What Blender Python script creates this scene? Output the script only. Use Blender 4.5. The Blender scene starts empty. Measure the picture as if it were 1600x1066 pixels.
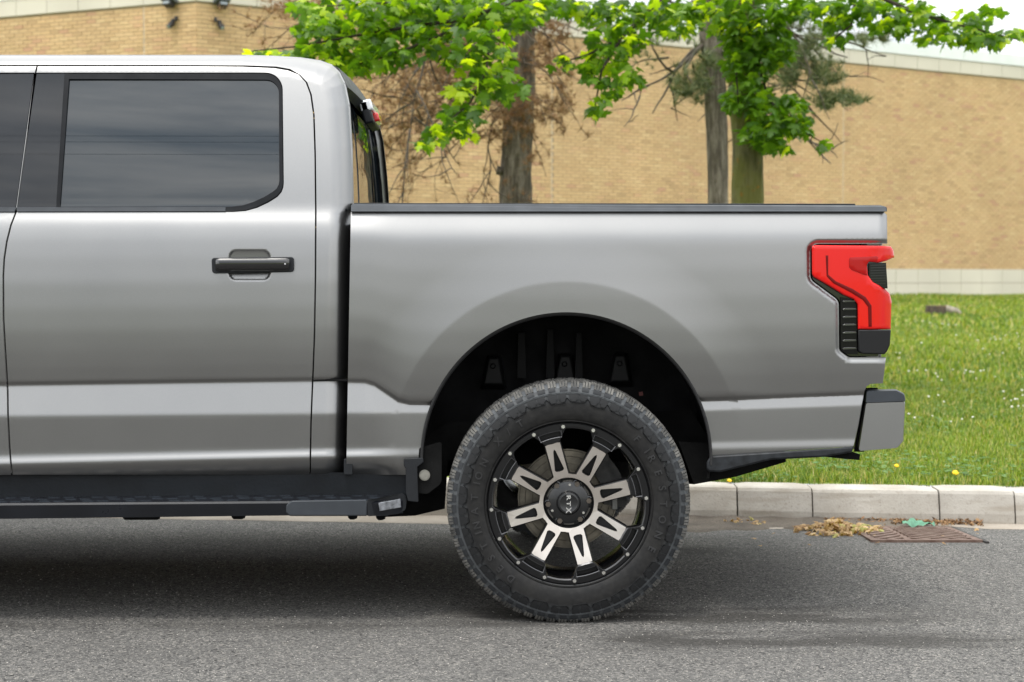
import bpy, math, random
import numpy as np
from mathutils import Vector, Matrix
from mathutils.geometry import delaunay_2d_cdt
random.seed(7); rng = np.random.default_rng(7)
SC = bpy.context.scene
COL = SC.collection
# ------------------------------------------------------------------ camera
F = 2600.0; CX = 800.0; CY = 533.0; HOR = 435.0; CAMH = 1.158
PITCH = math.atan((CY - HOR) / F)
cam = bpy.data.objects.new('camera', bpy.data.cameras.new('camera'))
COL.objects.link(cam); SC.camera = cam
cam.location = (0, 0, CAMH); cam.rotation_euler = (math.pi/2 - PITCH, 0, 0)
cam.data.sensor_width = 36; cam.data.lens = 36 * F / 1600
cam.data.clip_end = 3000; cam.data.clip_start = .05
cam.data.dof.use_dof = True; cam.data.dof.focus_distance = 5.55; cam.data.dof.aperture_fstop = 4.7
# ------------------------------------------------------------------ world, sun, exposure
SUN_EL, SUN_AZ = math.radians(66), math.radians(212)      # azimuth clockwise from +Y
W = bpy.data.worlds.new('World'); SC.world = W; W.use_nodes = True
nt = W.node_tree; nt.nodes.clear(); N = nt.nodes.new; L = nt.links.new
wo = N('ShaderNodeOutputWorld'); bg = N('ShaderNodeBackground'); L(bg.outputs[0], wo.inputs[0])
bg.inputs[1].default_value = .13
sky = N('ShaderNodeTexSky'); sky.sky_type = 'NISHITA'; sky.sun_disc = False
sky.sun_elevation = SUN_EL; sky.sun_rotation = SUN_AZ; sky.air_density = 1.0; sky.dust_density = 2.0
tc = N('ShaderNodeTexCoord'); mp = N('ShaderNodeMapping'); mp.inputs['Scale'].default_value = (1.0, 1.0, 2.6)
L(tc.outputs['Generated'], mp.inputs[0])
nz = N('ShaderNodeTexNoise'); nz.inputs['Scale'].default_value = 2.4; nz.inputs['Detail'].default_value = 9; nz.inputs['Roughness'].default_value = .6
nz.inputs['Distortion'].default_value = .35
L(mp.outputs[0], nz.inputs['Vector'])
cr = N('ShaderNodeValToRGB'); cr.color_ramp.elements[0].position = .34; cr.color_ramp.elements[1].position = .66
cr.color_ramp.elements[0].color = (.31, .35, .40, 1); cr.color_ramp.elements[1].color = (1, .985, .955, 1)
L(nz.outputs['Fac'], cr.inputs[0])
sc_ = N('ShaderNodeVectorMath'); sc_.operation = 'SCALE'; sc_.inputs['Scale'].default_value = 15.5
# overcast skies are about three times as bright overhead as at the horizon
sxy = N('ShaderNodeSeparateXYZ'); L(tc.outputs['Generated'], sxy.inputs[0])
gr0 = N('ShaderNodeMapRange'); gr0.inputs[1].default_value = 0; gr0.inputs[2].default_value = 1; gr0.inputs[3].default_value = 11; gr0.inputs[4].default_value = 31; L(sxy.outputs[2], gr0.inputs[0]); L(gr0.outputs[0], sc_.inputs['Scale'])
L(cr.outputs[0], sc_.inputs[0])
mx = N('ShaderNodeMix'); mx.data_type = 'RGBA'; mx.inputs[0].default_value = .95
L(sky.outputs[0], mx.inputs[6]); L(sc_.outputs[0], mx.inputs[7]); L(mx.outputs[2], bg.inputs[0])
sun = bpy.data.objects.new('sun', bpy.data.lights.new('sun', 'SUN')); COL.objects.link(sun)
sun.data.energy = 1.5; sun.data.angle = math.radians(12); sun.data.color = (1, .96, .9)
sd = Vector((math.sin(SUN_AZ)*math.cos(SUN_EL), math.cos(SUN_AZ)*math.cos(SUN_EL), math.sin(SUN_EL)))
sun.rotation_euler = sd.to_track_quat('Z', 'Y').to_euler(); sun.location = sd * 50
SC.view_settings.view_transform = 'Standard'; SC.view_settings.look = 'None'
SC.view_settings.exposure = 0.29; SC.view_settings.gamma = 1.0; SC.view_settings.use_curve_mapping = False
SC.render.engine = 'CYCLES'
SC.cycles.max_bounces = 8; SC.cycles.transparent_max_bounces = 8
try: SC.cycles.use_denoising = True
except Exception: pass
# ------------------------------------------------------------------ helpers
cp_, sp_ = math.cos(PITCH), math.sin(PITCH)
def ray(px, py, Y):
    """world point on the plane y = Y that the photograph shows at (px, py)"""
    a = (px - CX) / F; b = -(py - CY) / F
    dy = cp_ + b * sp_; dz = -sp_ + b * cp_
    t = Y / dy
    return (a * t, Y, CAMH + dz * t)
def rayz(px, py, Z):
    a = (px - CX) / F; b = -(py - CY) / F
    dy = cp_ + b * sp_; dz = -sp_ + b * cp_
    t = (Z - CAMH) / dz
    return (a * t, dy * t, Z)
def wloc(o):
    v = Vector((0, 0, 0))
    while o is not None:
        v += o.location; o = o.parent
    return v
def tag(o, label=None, cat=None, group=None, kind=None):
    if label: o['label'] = label
    if cat: o['category'] = cat
    if group: o['group'] = group
    if kind: o['kind'] = kind
    return o
def empty(name, loc, parent=None):
    o = bpy.data.objects.new(name, None); COL.objects.link(o); o.location = loc
    o.empty_display_size = .1
    if parent: o.parent = parent
    return o
def mk(name, verts, faces, mat, parent=None, smooth=False, local=False, origin=None, mats=None, midx=None):
    v = np.asarray(verts, dtype=float).reshape(-1, 3)
    loc = Vector((0, 0, 0))
    if parent is not None and not local: v = v - np.array(wloc(parent))
    if origin is not None:
        o_ = np.array(origin) - (np.array(wloc(parent)) if (parent is not None and not local) else 0)
        v = v - o_; loc = Vector(o_)
    me = bpy.data.meshes.new(name)
    me.from_pydata([tuple(p) for p in v], [], [tuple(int(i) for i in f) for f in faces])
    for m in (mats or [mat]): me.materials.append(m)
    if midx is not None: me.polygons.foreach_set('material_index', np.asarray(midx, dtype=np.int32))
    if smooth: me.polygons.foreach_set('use_smooth', np.ones(len(me.polygons), dtype=bool))
    me.update()
    o = bpy.data.objects.new(name, me); COL.objects.link(o)
    if parent is not None: o.parent = parent
    o.location = loc
    return o
def autosmooth(o, deg=35):
    me = o.data
    me.polygons.foreach_set('use_smooth', np.ones(len(me.polygons), dtype=bool))
    me.set_sharp_from_angle(angle=math.radians(deg))
def bevel(o, w=.003, seg=2, deg=30):
    m = o.modifiers.new('bevel', 'BEVEL'); m.width = w; m.segments = seg; m.limit_method = 'ANGLE'; m.angle_limit = math.radians(deg)
    m.harden_normals = False
    autosmooth(o, 50); return o
class MB:
    def __init__(s): s.v = []; s.f = []; s.m = []
    def add(s, vs, fs, m=0):
        n = len(s.v); s.v += [tuple(p) for p in vs]; s.f += [tuple(i + n for i in f) for f in fs]; s.m += [m] * len(fs)
    def box(s, x0, x1, y0, y1, z0, z1, m=0, M=None):
        vs = [(x0,y0,z0),(x1,y0,z0),(x1,y1,z0),(x0,y1,z0),(x0,y0,z1),(x1,y0,z1),(x1,y1,z1),(x0,y1,z1)]
        if M is not None: vs = [tuple(M @ Vector(p)) for p in vs]
        s.add(vs, [(0,3,2,1),(4,5,6,7),(0,1,5,4),(1,2,6,5),(2,3,7,6),(3,0,4,7)], m)
    def prism(s, poly, y0, y1, m=0):
        """poly: (x, z) outline, extruded along y from y0 (near) to y1"""
        n = len(poly)
        vs = [(p[0], y0, p[1]) for p in poly] + [(p[0], y1, p[1]) for p in poly]
        fs = [tuple(range(n)), tuple(range(2*n-1, n-1, -1))] + [(i, i+n, (i+1) % n + n, (i+1) % n) for i in range(n)]
        s.add(vs, fs, m)
    def tube(s, pts, rad, n=8, m=0, cap=True):
        pts = [Vector(p) for p in pts]; rings = []
        if not hasattr(rad, '__len__'): rad = [rad] * len(pts)
        up = None
        for i, p in enumerate(pts):
            d = (pts[min(i+1, len(pts)-1)] - pts[max(i-1, 0)])
            if d.length < 1e-9: d = Vector((0, 0, 1))
            d.normalize()
            if up is None: up = Vector((0, 0, 1)) if abs(d.z) < .9 else Vector((1, 0, 0))
            a = d.cross(up)
            if a.length < 1e-6: a = d.orthogonal()
            a.normalize(); b = a.cross(d).normalized(); up = b
            rings.append([p + (a * math.cos(t) + b * math.sin(t)) * rad[i] for t in [2*math.pi*k/n for k in range(n)]])
        vs = [q for r in rings for q in r]; fs = []
        for i in range(len(rings) - 1):
            for k in range(n): fs.append((i*n+k, i*n+(k+1) % n, (i+1)*n+(k+1) % n, (i+1)*n+k))
        if cap: fs += [tuple(range(n-1, -1, -1)), tuple(range((len(rings)-1)*n, len(rings)*n))]
        s.add(vs, fs, m)
    def cyl(s, c, axis, r, h, n=16, m=0):
        c = Vector(c); a = Vector(axis).normalized(); s.tube([c, c + a*h], r, n, m)
    def lathe(s, prof, n, m=0, close=False, th0=0., th1=2*math.pi):
        """prof: (y, r) revolved round the y axis"""
        full = abs(th1 - th0 - 2*math.pi) < 1e-6; k = n if full else n + 1
        vs = []
        for y, r in prof:
            for i in range(k):
                t = th0 + (th1 - th0) * i / n; vs.append((r*math.cos(t), y, r*math.sin(t)))
        fs = []; P = len(prof)
        for j in range(P if close else P - 1):
            j2 = (j + 1) % P
            for i in range(n):
                i2 = (i + 1) % k; fs.append((j*k+i, j*k+i2, j2*k+i2, j2*k+i))
        s.add(vs, fs, m)
    def build(s, name, mat, parent=None, smooth=False, local=False, auto=None, mats=None, origin=None):
        o = mk(name, s.v, s.f, mat, parent, smooth, local, origin, mats, s.m if mats else None)
        if auto: autosmooth(o, auto)
        return o
def rnd(pts, n=6):
    """outline with rounded corners: pts are (x, y[, r])"""
    out = []; K = len(pts)
    for i in range(K):
        p = pts[i]; r = p[2] if len(p) > 2 else 0
        P = Vector(p[:2]); A = Vector(pts[i-1][:2]); B = Vector(pts[(i+1) % K][:2])
        if r <= 0: out.append(tuple(P)); continue
        a = (A - P); b = (B - P); la, lb = a.length, b.length; a /= la; b /= lb
        ang = a.angle(b); 
        if ang > math.pi - .02: out.append(tuple(P)); continue
        d = min(r / math.tan(ang/2), la * .49, lb * .49); rr = d * math.tan(ang/2)
        c = P + (a + b).normalized() * (rr / math.sin(ang/2))
        s0 = P + a*d - c; s1 = P + b*d - c
        t0 = math.atan2(s0.y, s0.x); t1 = math.atan2(s1.y, s1.x); dt = (t1 - t0 + math.pi) % (2*math.pi) - math.pi
        for k in range(n + 1):
            t = t0 + dt*k/n; out.append((c.x + rr*math.cos(t), c.y + rr*math.sin(t)))
    return out
def resample(poly, step, closed=True):
    out = []; n = len(poly)
    for i in range(n if closed else n - 1):
        a = np.array(poly[i]); b = np.array(poly[(i+1) % n]); d = np.linalg.norm(b - a); k = max(1, int(math.ceil(d/step)))
        for j in range(k): out.append(tuple(a + (b-a)*j/k))
    if not closed: out.append(tuple(poly[-1]))
    return out
def inpoly(pts, poly):
    pts = np.asarray(pts); x, y = pts[:, 0], pts[:, 1]; res = np.zeros(len(pts), bool); n = len(poly)
    for i in range(n):
        x0, y0 = poly[i]; x1, y1 = poly[(i+1) % n]
        if y0 == y1: continue
        c = ((y0 > y) != (y1 > y)) & (x < (x1-x0)*(y-y0)/(y1-y0) + x0); res ^= c
    return res
def dist_line(pts, line):
    pts = np.asarray(pts, float); best = np.full(len(pts), 1e9)
    for i in range(len(line) - 1):
        a = np.array(line[i], float); b = np.array(line[i+1], float); ab = b - a; L2 = ab @ ab
        if L2 == 0: continue
        t = np.clip(((pts - a) @ ab)/L2, 0, 1); q = a + t[:, None]*ab
        best = np.minimum(best, np.hypot(*(pts - q).T))
    return best
# ------------------------------------------------------------------ materials
def mat(name, col, rough=.6, metal=0., spec=None, coat=0., var=None, bump=None, emis=None, ior=None, aniso=None):
    """var: (scale, amount[, detail]) value noise; bump: (scale, strength[, distance])"""
    m = bpy.data.materials.new(name); m.use_nodes = True; t = m.node_tree; b = t.nodes['Principled BSDF']
    b.inputs['Base Color'].default_value = (*col, 1); b.inputs['Roughness'].default_value = rough; b.inputs['Metallic'].default_value = metal
    if spec is not None: b.inputs['Specular IOR Level'].default_value = spec
    if ior: b.inputs['IOR'].default_value = ior
    b.inputs['Coat Weight'].default_value = coat; b.inputs['Coat Roughness'].default_value = .06
    if var or bump:
        c = t.nodes.new('ShaderNodeTexCoord')
    if var:
        n = t.nodes.new('ShaderNodeTexNoise'); n.inputs['Scale'].default_value = var[0]; n.inputs['Detail'].default_value = var[2] if len(var) > 2 else 6
        t.links.new(c.outputs['Object'], n.inputs['Vector'])
        mr = t.nodes.new('ShaderNodeMapRange'); mr.inputs[1].default_value = .3; mr.inputs[2].default_value = .7
        mr.inputs[3].default_value = 1 - var[1]; mr.inputs[4].default_value = 1 + var[1]; t.links.new(n.outputs['Fac'], mr.inputs[0])
        vm = t.nodes.new('ShaderNodeVectorMath'); vm.operation = 'SCALE'; vm.inputs[0].default_value = col
        t.links.new(mr.outputs[0], vm.inputs['Scale']); t.links.new(vm.outputs[0], b.inputs['Base Color'])
        m2 = t.nodes.new('ShaderNodeMapRange'); m2.inputs[1].default_value = .3; m2.inputs[2].default_value = .7
        m2.inputs[3].default_value = min(1, rough*1.12); m2.inputs[4].default_value = rough*.88; t.links.new(n.outputs['Fac'], m2.inputs[0])
        t.links.new(m2.outputs[0], b.inputs['Roughness'])
    if bump:
        n = t.nodes.new('ShaderNodeTexNoise'); n.inputs['Scale'].default_value = bump[0]; n.inputs['Detail'].default_value = 4
        t.links.new(c.outputs['Object'], n.inputs['Vector'])
        bp = t.nodes.new('ShaderNodeBump'); bp.inputs['Strength'].default_value = bump[1]; bp.inputs['Distance'].default_value = bump[2] if len(bump) > 2 else .002
        t.links.new(n.outputs['Fac'], bp.inputs['Height']); t.links.new(bp.outputs[0], b.inputs['Normal'])
    return m
class NT:
    """small helper for longer node graphs"""
    def __init__(s, name):
        s.m = bpy.data.materials.new(name); s.m.use_nodes = True; s.t = s.m.node_tree; s.b = s.t.nodes['Principled BSDF']
        s.c = s.t.nodes.new('ShaderNodeTexCoord').outputs['Object']
    def n(s, typ, **kw):
        nd = s.t.nodes.new('ShaderNode' + typ)
        for k, v in kw.items():
            if k.startswith('i_'): 
                key = k[2:]; key = int(key) if key.isdigit() else key.replace('_', ' ')
                s.set(nd.inputs[key], v)
            else: setattr(nd, k, v)
        return nd
    def set(s, inp, v):
        if isinstance(v, bpy.types.NodeSocket): s.t.links.new(v, inp)
        else: inp.default_value = v
    def noise(s, scale, detail=5, rough=.5, vec=None, mapping=None):
        v = vec or s.c
        if mapping:
            mp = s.n('Mapping', i_Scale=mapping, i_Vector=v); v = mp.outputs[0]
        return s.n('TexNoise', i_Scale=scale, i_Detail=detail, i_Roughness=rough, i_Vector=v).outputs['Fac']
    def ramp(s, fac, stops):
        r = s.n('ValToRGB'); s.set(r.inputs[0], fac); e = r.color_ramp.elements
        while len(e) < len(stops): e.new(.5)
        for i, (p, c) in enumerate(stops):
            e[i].position = p; e[i].color = (*c, 1) if len(c) == 3 else c
        return r.outputs[0]
    def rng(s, v, a, b, c, d):
        return s.n('MapRange', i_0=v, i_1=a, i_2=b, i_3=c, i_4=d).outputs[0]
    def mix(s, fac, a, b, blend='MIX'):
        m = s.n('Mix', data_type='RGBA', blend_type=blend); s.set(m.inputs[0], fac); s.set(m.inputs[6], a if isinstance(a, bpy.types.NodeSocket) else (*a, 1)); s.set(m.inputs[7], b if isinstance(b, bpy.types.NodeSocket) else (*b, 1)); return m.outputs[2]
    def math(s, op, a, b=0.):
        m = s.n('Math', operation=op); s.set(m.inputs[0], a); s.set(m.inputs[1], b); return m.outputs[0]
    def bump(s, h, strength=.5, dist=.01):
        s.set(s.b.inputs['Normal'], s.n('Bump', i_Height=h, i_Strength=strength, i_Distance=dist).outputs[0])
    def col(s, c): s.set(s.b.inputs['Base Color'], c if isinstance(c, bpy.types.NodeSocket) else (*c, 1))
    def rough(s, r): s.set(s.b.inputs['Roughness'], r)
def paint_mat():
    k = NT('satin_grey_paint')
    n = k.noise(3.0, 5); fl = k.noise(1400, 1)
    c = k.mix(k.rng(n, .3, .7, 0, 1), (.240, .241, .243), (.256, .257, .258))
    c = k.mix(k.rng(fl, .35, .65, 0, .5), c, (.33, .325, .315))
    # fine road dust towards the sills and behind the wheels (stays put whatever the light does)
    geo = k.n('NewGeometry').outputs['Position']; sx = k.n('SeparateXYZ', i_0=geo).outputs
    sp = k.n('TexVoronoi', i_Scale=260., i_Vector=geo).outputs['Distance']
    dots = k.math('LESS_THAN', sp, k.rng(k.noise(9, 3), .45, .75, .0, .16))
    low = k.rng(sx[2], .55, .82, 1, 0); rear = k.rng(sx[0], .45, .8, 0, 1)
    f = k.math('MULTIPLY', k.math('MULTIPLY', dots, low), rear)
    c = k.mix(k.math('MULTIPLY', f, .45), c, (.5, .5, .48))
    k.col(c); k.b.inputs['Metallic'].default_value = .96
    k.rough(k.rng(n, .3, .7, .33, .36)); k.bump(fl, .04, .0006); return k.m
M = {}
M['paint'] = paint_mat()
M['plastic'] = mat('charcoal_plastic', (.012, .0135, .016), .5, spec=.28, var=(30, .15), bump=(900, .25, .0006))
M['plastic_grey'] = mat('weathered_grey_plastic', (.036, .041, .048), .5, spec=.3, var=(14, .15), bump=(700, .2, .0006))
M['rubber_trim'] = mat('rubber_trim', (.010, .011, .013), .5, spec=.12, var=(20, .2))
M['gloss_black'] = mat('gloss_black', (.007, .007, .008), .08, coat=.5)
M['pillar_black'] = mat('gloss_black_pillar', (.008, .009, .011), .035, var=(5, .3), ior=1.5)
M['glass'] = mat('tinted_glass', (.008, .013, .017), .012, ior=1.66)
M['shadow'] = mat('black_underbody', (.006, .006, .006), .85, spec=.12, var=(8, .4), bump=(60, .3, .004))
M['liner'] = mat('black_felt_liner', (.0045, .0045, .005), .8, spec=.2, var=(12, .35), bump=(300, .3, .001))
M['chassis'] = mat('dirty_steel', (.05, .047, .042), .7, .3, var=(20, .4))
M['flange'] = mat('arch_flange', (.012, .012, .013), .6, var=(30, .3), bump=(200, .4, .001))
# ================================================================== THE PICKUP
YB = 5.565; YC = YB + 1.0; YT = 5.530                          # body side, centre line, outer tyre wall
WX, _, _ = ray(889, 789, YT); WZ = .404; TR = .411
truck = tag(empty('pickup_truck', (WX, YC, 0)), 'satin grey crew cab pickup truck parked by the kerb with black step board', 'pickup truck')
def table(knots, sig, lo=40, hi=800):
    ys = np.arange(lo, hi + .25, .5); xs, vs = zip(*knots); v = np.interp(ys, xs, vs)
    # linear continuation outside
    k = np.exp(-.5*(np.arange(-30, 31)*.5/sig)**2); k /= k.sum()
    return ys, np.convolve(np.pad(v, 30, 'edge'), k, 'valid')
_low = [(593, -.009), (596, -.016), (599, -.016), (645, .0095), (648, .010), (701, .0), (704, .0), (713, .0105), (716, .010), (730, -.005), (745, -.045), (770, -.10)]
def mixtab(up):
    a = table(up + _low, 7); b = table(up + _low, 1.6); c = table(up + _low, 3)
    ys = a[0]; w = np.clip((ys - 560)/20, 0, 1); v = a[1]*(1-w) + b[1]*w
    w2 = np.clip((ys - 655)/20, 0, 1); return ys, v*(1-w2) + c[1]*w2
_win = [(325 - 10*i, -.052 - sum(.01*(.23 + .154*(j+.5)/20.5)/.467 for j in range(i))) for i in range(29)][::-1]
T_CAB = mixtab(_win[:-1] + [(325, -.052), (330, -.0475), (350, -.026), (372, -.013), (400, -.0035), (440, .005), (480, .008), (515, .0075), (545, .0035), (570, -.002)])
T_BED = mixtab([(40, -.2), (330, -.041), (345, -.024), (364, -.0045), (374, -.0005), (410, .0065), (450, .0105), (495, .0115), (530, .0085), (560, .002)])
def warp(px, py, bed):
    px = np.asarray(px, float); py = np.asarray(py, float)
    if bed:
        yc = np.interp(px, [540, 570, 585, 622, 640, 672, 1108, 1345], [597, 597.5, 602, 627, 631.5, 632, 626, 617])
        yb = np.interp(px, [540, 672, 1108, 1345], [644, 645, 641, 633]); yl = np.interp(px, [540, 1400], [708, 690])
    else:
        yc = 602 - .0143*px; yb = 649 - .0082*px; yl = 719 - .0225*px
    k = np.clip((yb - yc)/47, .05, 1.3)
    c = np.where(py < yc, 325 + (py - 325)*(597 - 325)/(yc - 325),
        np.where(py < yb, 597 + (py - yc)*48/(yb - yc),
        np.where(py < yl, 645 + (py - yb)*63/(yl - yb), 708 + (py - yl))))
    return c, k
def arch_r(px, py): return np.hypot(px - 885, py - 716)
def sm(a, b, x):
    t = np.clip((x - a)/(b - a), 0, 1); return t*t*(3 - 2*t)
REAR_EDGE = [(-1500, 86), (380, 86), (430, 87.5), (470, 90), (500, 94.5), (518, 101), (530, 112), (539, 130), (546, 165), (550, 230), (552, 318), (549, 450), (547, 597), (543, 760)]
def o_cab(px, py, corner=True):
    px = np.asarray(px, float); py = np.asarray(py, float)
    c, k = warp(px, py, False); o = np.interp(c, *T_CAB)
    # cup behind the handle
    dx = np.clip(np.abs(px - 390) - 20, 0, None); dy = np.clip(np.abs(py - 414.5) - 12, 0, None); r = np.hypot(dx, dy)
    o = o - sm(14, 9.5, r)*.012*(1 - np.clip((py - 414.5)/27, -1, 1)**2)
    if corner:
        e = dist_line(np.stack([px.ravel(), py.ravel()], 1), REAR_EDGE).reshape(px.shape)
        inside = np.where((py < 86.2), 0., e)
        R = np.where(py < 300, 24 + 14*np.clip((px - 380)/120, 0, 1), 38)
        q = np.clip(R - inside, 0, R)/R
        o = o - (R/467)*(1 - np.sqrt(np.clip(1 - q*q*.985, 0, 1)))*np.where(py > 330, 1.5, 1.15)
    return o
_r = np.arange(200, 400, .5); _f = .0095*np.clip((350 - _r)/74, 0, 1)**1.7 - .0014*np.clip((276 - _r)/48, 0, 1)
_k = np.exp(-.5*(np.arange(-24, 25)*.5/1.7)**2); _k /= _k.sum(); _f = np.convolve(np.pad(_f, 24, 'edge'), _k, 'valid')
def o_bed(px, py):
    px = np.asarray(px, float); py = np.asarray(py, float)
    c, k = warp(px, py, True); o = np.interp(c, *T_BED)
    oc = -.016; o = np.where(c > 597, oc + (o - oc)*k, o)
    r = arch_r(px, py); up = 1 - .65*sm(584, 604, c)
    o = o + up*np.interp(r, _r, _f)
    q = np.clip((px - 1372)/16, 0, 1); o = o - .03*(1 - np.sqrt(1 - .97*q*q))
    # soft valley round the tail light opening
    if LAMP_CUT is not None:
        d = dist_line(np.stack([px.ravel(), py.ravel()], 1), LAMP_CUT).reshape(px.shape)
        o = o - .011*sm(9, 0, d)**1.5
    return o
LAMP_CUT = None
def surf(ofun, px, py, inset=0.):
    Y = YB - ofun(px, py) + inset
    x, y, z = ray(np.asarray(px, float), np.asarray(py, float), Y)
    return np.stack([x, y, z], -1)
def crease(px, bed):
    px = np.asarray(px, float)
    if bed: return (np.interp(px, [540, 570, 585, 622, 640, 672, 1108, 1345], [597, 597.5, 602, 627, 631.5, 632, 626, 617]), np.interp(px, [540, 672, 1108, 1345], [644, 645, 641, 633]), np.interp(px, [540, 1400], [708, 690]))
    return 602 - .0143*px, 649 - .0082*px, 719 - .0225*px
def panel(name, outline, ofun, m, parent, holes=(), dx=9, dy=5, rows=(), fine=(), inset=0., skirt=.016, normals=True, estep=5):
    P = resample(outline, estep); cons = []; pts = list(P); n = len(P)
    cons += [(i, (i+1) % n) for i in range(n)]; loops = [list(range(n))]
    for h in holes:
        H = resample(h, estep); b = len(pts); pts += H; cons += [(b+i, b+(i+1) % len(H)) for i in range(len(H))]; loops.append(list(range(b, b+len(H))))
    A = np.array(pts); x0, y0 = A.min(0); x1, y1 = A.max(0)
    ys = sorted(set(list(np.arange(y0 + dy*.5, y1, dy)) + [r for r in rows if y0 < r < y1]))
    G = []
    for j, y in enumerate(ys):
        xs = np.arange(x0 + dx*(.3 if j % 2 else .8), x1, dx); G.append(np.stack([xs, np.full(len(xs), y)], 1))
    G = [np.concatenate(G)]
    for ci, (cc, ofs) in enumerate(((597, (-9, -6, -4, -2.6, -1.4, -.4, .6, 1.6, 2.8, 4.2, 6.5)), (646, (-4, -2, 0, 2, 4)), (708, (-9, -6.5, -4.5, -2.5, 0, 2.5, 4.5, 6.5, 9)))):
        lx_ = np.arange(x0 + 1, x1, 4.0 if ofun is o_bed else 9.); line = crease(lx_, ofun is o_bed)[ci]
        gl_ = crease(G[0][:, 0], ofun is o_bed)[ci]; G[0] = G[0][(G[0][:, 1] < gl_ + min(ofs) - 1.5) | (G[0][:, 1] > gl_ + max(ofs) + 1.5)]
        for d_ in ofs: G.append(np.stack([lx_, line + d_], 1))
    if ofun is o_bed:
        G = [g[np.abs(arch_r(g[:, 0], g[:, 1]) - 276) > 4.5] for g in G]
        for rr in (270, 273, 275, 277, 279, 282, 288): t_ = np.arange(-.1, math.pi + .5, 4.5/276); c_ = np.stack([885 + rr*np.cos(t_), 716 - rr*np.sin(t_)], 1); G.append(c_[c_[:, 1] < crease(c_[:, 0], True)[0] - 11])
    if name == 'cab_shell':
        Q = np.array(resample(REAR_EDGE[1:], 4, closed=False)); tt = np.gradient(Q, axis=0); tt /= np.linalg.norm(tt, axis=1)[:, None]; nn_ = np.stack([-tt[:, 1], tt[:, 0]], 1)
        for dd_ in (2, 3.5, 5.5, 8, 11, 15, 20, 26, 33): G.append(Q + nn_*dd_)
    for fx0, fy0, fx1, fy1, st in fine:
        gx, gy = np.meshgrid(np.arange(fx0, fx1, st), np.arange(fy0, fy1, st)); G.append(np.stack([gx.ravel() + .13, gy.ravel() + .17], 1))
    if callable(rows): pass
    G = np.concatenate(G); G = G + rng.uniform(-.12, .12, G.shape)
    ok = inpoly(G, P)
    for lp in loops[1:]: ok &= ~inpoly(G, [pts[i] for i in lp])
    G = G[ok]
    for lp in loops:
        q = [pts[i] for i in lp]; G = G[dist_line(G, q + [q[0]]) > 1.4]
    allp = [Vector(p) for p in pts] + [Vector(p) for p in G]
    vo, eo, fo, a_, b_, c_ = delaunay_2d_cdt(allp, cons, [], 0, 1e-4)
    V = np.array([tuple(v) for v in vo]); Fa = np.array([f for f in fo if len(f) == 3])
    cen = V[Fa].mean(1); ok = inpoly(cen, P)
    for lp in loops[1:]: ok &= ~inpoly(cen, [pts[i] for i in lp])
    Fa = Fa[ok]
    S0 = surf(ofun, V[:, 0], V[:, 1], inset); h = .6
    du = surf(ofun, V[:, 0]+h, V[:, 1], inset) - surf(ofun, V[:, 0]-h, V[:, 1], inset)
    dv = surf(ofun, V[:, 0], V[:, 1]+h, inset) - surf(ofun, V[:, 0], V[:, 1]-h, inset)
    Nn = np.cross(du, dv); Nn /= np.linalg.norm(Nn, axis=1)[:, None]; Nn[Nn[:, 1] > 0] *= -1
    fn = np.cross(S0[Fa[:, 1]] - S0[Fa[:, 0]], S0[Fa[:, 2]] - S0[Fa[:, 0]]); flip = fn[:, 1] > 0
    Fa[flip] = Fa[flip][:, ::-1]
    verts = [S0]; faces = [tuple(f) for f in Fa]; vn = [Nn]; nb = len(S0)
    if skirt:
        # boundary edges of the kept faces
        cnt = {}
        for f in faces:
            for i in range(3):
                e = (f[i], f[(i+1) % 3]); cnt[e] = cnt.get(e, 0) + 1
        B = [e for e in cnt if (e[1], e[0]) not in cnt]
        ids = sorted({i for e in B for i in e}); nid = {v: k for k, v in enumerate(ids)}
        out = {i: np.zeros(3) for i in ids}
        for a, b in B:
            t = S0[b] - S0[a]; nn = np.cross(t, [0, -1, 0]); nn = nn/ (np.linalg.norm(nn)+1e-9)
            out[a] += nn; out[b] += nn
        ON = np.array([out[i]/(np.linalg.norm(out[i])+1e-9) for i in ids])
        # which side is outside: away from the faces; sign from the mean triangle centre
        s1 = S0[ids] + ON*.0009 + np.array([0, .0013, 0]); s2 = s1 + np.array([0, skirt, 0])
        # orientation check
        e0 = B[0]; f0 = next(f for f in faces if e0[0] in f and e0[1] in f); c0 = S0[list(f0)].mean(0)
        if np.dot(ON[nid[e0[0]]], c0 - S0[e0[0]]) > 0:
            ON = -ON; s1 = S0[ids] + ON*.0009 + np.array([0, .0013, 0]); s2 = s1 + np.array([0, skirt, 0])
        verts += [s1, s2]; m1 = ON + np.array([0, -.6, 0]); m1 /= np.linalg.norm(m1, axis=1)[:, None]
        vn += [m1, ON]; K = len(ids)
        for a, b in B:
            i, j = nid[a], nid[b]
            faces.append((b, a, nb+i, nb+j)); faces.append((nb+j, nb+i, nb+K+i, nb+K+j))
    VV = np.concatenate(verts); VN = np.concatenate(vn)
    o = mk(name, VV, faces, m, parent, smooth=True)
    if normals: o.data.normals_split_custom_set_from_vertices([tuple(q) for q in VN])
    return o
def mirror(o, parent=None, name=None):
    """the same part on the far side of the truck"""
    c = o.copy(); COL.objects.link(c); c.parent = parent or o.parent; c.scale = (o.scale[0], -o.scale[1], o.scale[2]); c.location = (o.location[0], -o.location[1], o.location[2])
    for ch in o.children:
        d = ch.copy(); COL.objects.link(d); d.parent = c
    return c
CROWS = [593, 594.5, 595.6, 596.6, 597.6, 599, 602, 643, 645, 647, 650, 700, 702, 704, 706, 708, 710, 712, 714, 716, 719, 722, 726]
def rows_for(bed, x):
    return [r + d for r in CROWS for d in (0,)]
CAB_ROWS = list(np.arange(86.5, 104, 2.2))
BED_ROWS = list(np.arange(355, 380, 2.5))
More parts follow.
